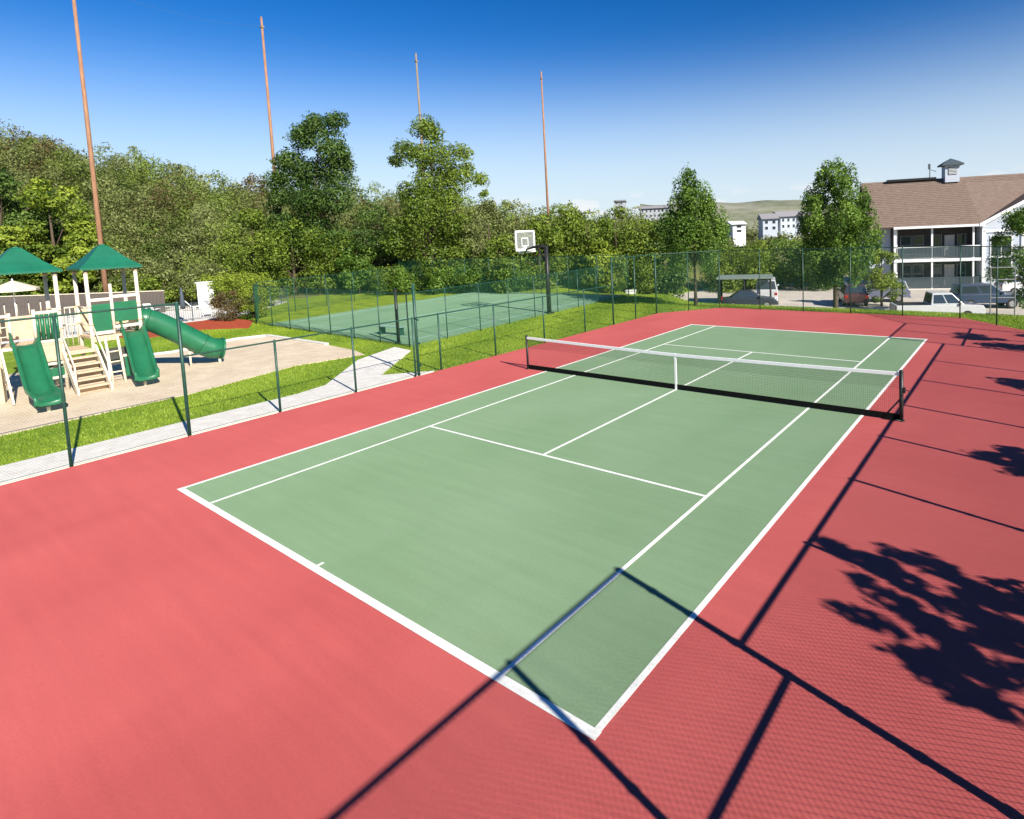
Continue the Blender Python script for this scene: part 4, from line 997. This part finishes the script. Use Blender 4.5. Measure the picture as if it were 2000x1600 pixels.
MB().box((CUX-1.95, CUY, ZR+1.25), (.22, .06, .55)).build('antenna', RAIL, roof)
MB().tube([(CUX-1.9, CUY, ZR+.95), (CUX-1.3, CUY, ZR+.7)], .03, 6).build('antenna', RAIL, roof)

# ------------------------------------------------------------------ vehicles in the parking lot
TYRE = mat('tyre', (.02, .02, .02), .85); RIMM = mat('rim_metal', (.45, .45, .46), .3, .1, metal=.8)
HEADL = mat('headlight', (.75, .77, .80), .12, spec=.8); TAILL = mat('taillight', (.30, .015, .012), .25)
def vehicle(label, cat, u, D, rz, col, kind='sedan', sc=1.0):
    q = at(u, 560, D); e = thing({'sedan': 'parked_car', 'suv': 'parked_suv', 'pickup': 'parked_pickup', 'van': 'parked_van'}[kind], label, cat, (q[0], q[1], -1.72), 'vehicles in the parking lot', rz)
    e.scale = (sc, sc, sc*1.08)
    paint = mat('paint_%.2f_%.2f_%.2f' % col, col, .28, .04, 2, spec=.6)
    P = {'sedan': dict(L=4.5, W=1.78, body=[(-2.25, .35), (-2.25, .72), (-2.1, .86), (-1.35, .92), (1.0, .92), (2.0, .80), (2.22, .66), (2.25, .35)], cab=[(-1.55, .90), (-.85, 1.40), (.15, 1.44), (1.05, .91)]),
         'suv': dict(L=4.6, W=1.86, body=[(-2.28, .40), (-2.30, .85), (-2.2, 1.02), (.95, 1.04), (2.05, .96), (2.28, .78), (2.3, .40)], cab=[(-2.18, 1.02), (-1.95, 1.66), (.1, 1.70), (1.0, 1.03)]),
         'pickup': dict(L=5.3, W=1.90, body=[(-2.65, .45), (-2.65, 1.02), (.0, 1.02), (1.35, 1.04), (2.5, .98), (2.64, .80), (2.65, .45)], cab=[(-.55, 1.02), (-.42, 1.74), (.70, 1.76), (1.45, 1.03)]),
         'van': dict(L=5.0, W=1.95, body=[(-2.5, .38), (-2.5, 1.1), (1.5, 1.12), (2.3, 1.0), (2.48, .75), (2.5, .38)], cab=[(-2.48, 1.08), (-2.40, 1.92), (.95, 1.94), (1.75, 1.10)])}[kind]
    W = P['W']
    body = MB().prism(P['body'], (0, -W/2, 0), (1, 0, 0), (0, 0, 1), (0, 1, 0), W).build('body', paint, e, bevel=.045)
    c = P['cab']; b = MB(); wi = W/2-.05; wt = W/2-.22
    vs = [(x, s*(wi if k in (0, 3) else wt), z) for s in (-1, 1) for k, (x, z) in enumerate(c)]
    b.add(vs, [(0, 1, 2, 3), (7, 6, 5, 4), (0, 4, 5, 1), (1, 5, 6, 2), (2, 6, 7, 3), (3, 7, 4, 0)]); cabin = b.build('cabin', paint, e, bevel=.03)
    def lerp(a, b_, t): return tuple(a[i]+(b_[i]-a[i])*t for i in range(3))
    for s in (-1, 1):
        A = [(c[k][0], s*(wi if k in (0, 3) else wt), c[k][1]) for k in range(4)]
        lo = lambda t: lerp(A[0], A[3], t); hi = lambda t: lerp(A[1], A[2], t)
        for t0, t1 in ((.07, .48), (.53, .94)):
            q4 = [lerp(lo(t0), hi(t0), .14), lerp(lo(t1), hi(t1), .14), lerp(lo(t1), hi(t1), .86), lerp(lo(t0), hi(t0), .86)]
            q4 = [(x, y+s*.014, z) for x, y, z in q4]; q5 = [(x, y-s*.03, z) for x, y, z in q4]
            MB().add(q4+q5, [(0, 1, 2, 3), (4, 7, 6, 5), (0, 4, 5, 1), (1, 5, 6, 2), (2, 6, 7, 3), (3, 7, 4, 0)]).build('side_window', GLASS, cabin)
        MB().box((c[3][0]-.25, s*(W/2+.07), c[3][1]+.08), (.12, .16, .13)).build('mirror', paint, e, bevel=.02)
        MB().box((P['L']/2-.05, s*(W/2-.25), .72), (.12, .34, .15)).build('headlight', HEADL, e, bevel=.02)
        MB().box((-P['L']/2+.03, s*(W/2-.18), .80), (.10, .24, .22)).build('taillight', TAILL, e, bevel=.02)
    for (i0, i1, dx) in ((0, 1, -1), (3, 2, 1)):
        A0, A1 = c[i0], c[i1]; nrm = np.array([dx*(A1[1]-A0[1]), abs(A1[0]-A0[0])]); nrm = nrm/np.linalg.norm(nrm)*.012
        f = lambda t, s: (A0[0]+(A1[0]-A0[0])*t+nrm[0], s*((wi+(wt-wi)*t)-.08), A0[1]+(A1[1]-A0[1])*t+nrm[1])
        q4 = [f(.12, -1), f(.12, 1), f(.90, 1), f(.90, -1)]; q5 = [(x-nrm[0]*3, y, z-nrm[1]*3) for x, y, z in q4]
        MB().add(q4+q5, [(0, 1, 2, 3), (4, 7, 6, 5), (0, 4, 5, 1), (1, 5, 6, 2), (2, 6, 7, 3), (3, 7, 4, 0)]).build('windscreen' if dx > 0 else 'rear_window', GLASS, cabin)
    if kind == 'pickup': MB().span(-2.5, -.7, -W/2+.12, W/2-.12, .98, 1.035).build('truck_bed', BLACK, e)
    for sx in (-1, 1):
        for s in (-1, 1):
            wx = sx*P['L']*.30; w = MB().tube([(wx, s*(W/2-.22), .34), (wx, s*(W/2+.012), .34)], .34, 18).build('wheel', TYRE, e)
            MB().tube([(wx, s*(W/2-.05), .34), (wx, s*(W/2+.022), .34)], .21, 12).build('rim', RIMM, w)
    for sx in (-1, 1): MB().box((sx*(P['L']/2-.02), 0, .45), (.14, W-.1, .20)).build('bumper', BLACK if kind == 'pickup' else paint, e, bevel=.03)
FA = math.atan2(.34, .94)
vehicle('dark sedan parked near the left pointed tree', 'car', 1462, 49, FA+.1, (.03, .035, .05), 'sedan')
vehicle('white van parked beside the dark sedan', 'van', 1497, 54, FA+PI/2, (.50, .51, .53), 'van')
vehicle('dark red car half hidden behind the large tree trunk', 'car', 1665, 49, FA+PI/2, (.07, .03, .03), 'suv')
vehicle('blue-grey SUV parked right of the large tree trunk', 'car', 1715, 50, FA+PI, (.14, .15, .22), 'suv')
vehicle('white pickup whose roof shows above the grass bank', 'pickup', 1828, 39.5, FA+.05, (.50, .51, .52), 'pickup')
vehicle('dark blue car parked right of the white pickup', 'car', 1925, 44, FA+.1, (.025, .045, .09), 'suv')
vehicle('white car at the right edge behind the leafy tree', 'car', 2010, 50, FA, (.70, .70, .70), 'suv')
# carport
q = at(1455, 555, 53)
cp = thing('carport', 'open carport with a pale flat roof behind the dark sedan', 'carport', (q[0], q[1], -1.72), rz=FA)
MB().box((0, 0, 2.35), (4.8, 3.6, .14)).build('roof', mat('carport_roof', (.17, .21, .18), .7), cp, bevel=.02)
for sx in (-2.2, 0, 2.2):
    for sy in (-1.6, 1.6): MB().tube([(sx, sy, 0), (sx, sy, 2.3)], .08, 8).build('post', BLACK, cp)
MB().box((-2.3, 0, 1.15), (.08, 3.1, 2.1)).build('screen_wall', RAIL, cp)
# pale gate frame at right
q = at(1958, 590, 30.5)
gf = thing('entrance_gate', 'pale metal gate frame outside the far right corner', 'gate', (q[0], q[1], float(tz(q[0], q[1]))-.05), rz=FA)
for x in (-.55, .55): MB().tube([(x, 0, -.2), (x, 0, 2.5)], .032, 8).build('post', FRAME, gf)
for z in (2.48, 1.85, .9): MB().tube([(-.55, 0, z), (.55, 0, z)], .03, 8).build('bar', FRAME, gf)
# utility pedestal and brick sign
q = at(1232, 570, 52)
ub = thing('utility_box', 'small white utility box behind the ball court corner', 'box', (q[0], q[1], float(tz(q[0], q[1]))-.05), rz=.3)
MB().box((0, 0, .40), (.8, .5, .8)).build('cabinet', TRIM, ub, bevel=.02); MB().box((0, 0, .83), (.9, .6, .06)).build('lid', TRIM, ub, bevel=.01)

# ------------------------------------------------------------------ distant houses and ridge
def house(label, u, v, D, w, h, roofh, rz, wallm, roofm, nwin=4, cat='house'):
    q = at(u, v, D); e = thing('distant_house', label, cat, (q[0], q[1], q[2]), 'houses in the distance', rz)
    MB().span(-w/2, w/2, -4, 4, -3, h).build('wall', wallm, e)
    MB().prism([(-4.6, h-.1), (4.6, h-.1), (0, h+roofh)], (-w/2-.4, 0, 0), (0, 1, 0), (0, 0, 1), (1, 0, 0), w+.8).build('roof', roofm, e)
    for fl in range(2):
        for k in range(nwin):
            x = -w/2+w*(k+.5)/nwin; wd = MB().box((x, -4.02, h*(.27+.46*fl)), (w/nwin*.42, .1, h*.26)).build('window', TRIM, e)
            MB().box((x, -4.06, h*(.27+.46*fl)), (w/nwin*.36, .1, h*.22)).build('pane', GLASS, wd)
GREYR = mat('grey_roof', (.25, .24, .25), .9)
GREYW = mat('grey_wall', (.33, .34, .37), .8)
house('white gabled house on the slope, nearest the left pointed tree', 1500, 452, 150, 3.6, 3.2, 1.3, .5, SIDING, GREYR, 2)
house('white gabled house in the middle of the slope between the pointed trees', 1530, 449, 152, 4.0, 3.4, 1.4, .65, SIDING, GREYR, 3)
house('white gabled house on the slope, nearest the large pointed tree', 1562, 448, 155, 4.0, 3.6, 1.4, .45, SIDING, GREYR, 3)
house('small white house just right of the left pointed tree', 1437, 456, 140, 2.9, 2.2, .7, .6, WHITEP, WHITEP, 1)
house('pale apartment row peeking over the treetops left of the pointed tree', 1278, 427, 190, 9, 3.2, .9, .6, GREYW, GREYR, 7)
house('small pale tower house poking above the tree row', 1212, 409, 200, 3.2, 2.6, .6, .5, GREYW, GREYR, 2)
# ridge
def ridge():
    n = 60; V = []; F = []
    us = np.linspace(1250, 2100, n)
    for i, u in enumerate(us):
        top = 406+3*math.sin(i*.35)-9*math.exp(-((u-1540)/55)**4)+1.5*math.sin(i*1.1)
        D = 620; b = at(u, 470, D-150); t = at(u, top-8, D); c_ = at(u, 470, D+150)
        m1 = at(u, top+12, D-60)
        V += [(b[0], b[1], -5), tuple(m1), tuple(t), (c_[0], c_[1], -5)]
    for i in range(n-1):
        for j in range(3): F.append((i*4+j, (i+1)*4+j, (i+1)*4+j+1, i*4+j+1))
    o = MB().add(V, F).build('ridge', mat('ridge_scrub', (.13, .16, .075), .95, .3, .03, col2=(.30, .29, .22), fine=.2), None, True); struct(o)
ridge()
def far_trees():
    V = []; T = []
    for k in range(240):
        u = rng.uniform(1240, 2050); D = rng.uniform(95, 210); p = at(u, 450, D); z = float(tz(p[0], p[1])); 
        if 1415 < u < 1490 and D < 165: continue
        if 1480 < u < 1620 and D < 165: D = rng.uniform(118, 142); p = at(u, 450, D); z = float(tz(p[0], p[1]))-1.6
        h = rng.uniform(4, 6.5)*(1.2 if D > 150 else .8); r = rng.uniform(2.2, 3.6)
        v, t = leaves(envelope_blobs(h, r, h*.05, ROUND, 12, r*.45, rng.uniform(.3, .6), .1), 420, .6); V.append(v+np.array([p[0], p[1], z])); T.append(t)
    tag(leaf_obj('far_trees', np.concatenate(V), np.concatenate(T), L_OLIVE, None), 'distant belt of trees on the slope beyond the parking lot', 'trees', kind='stuff')
far_trees()
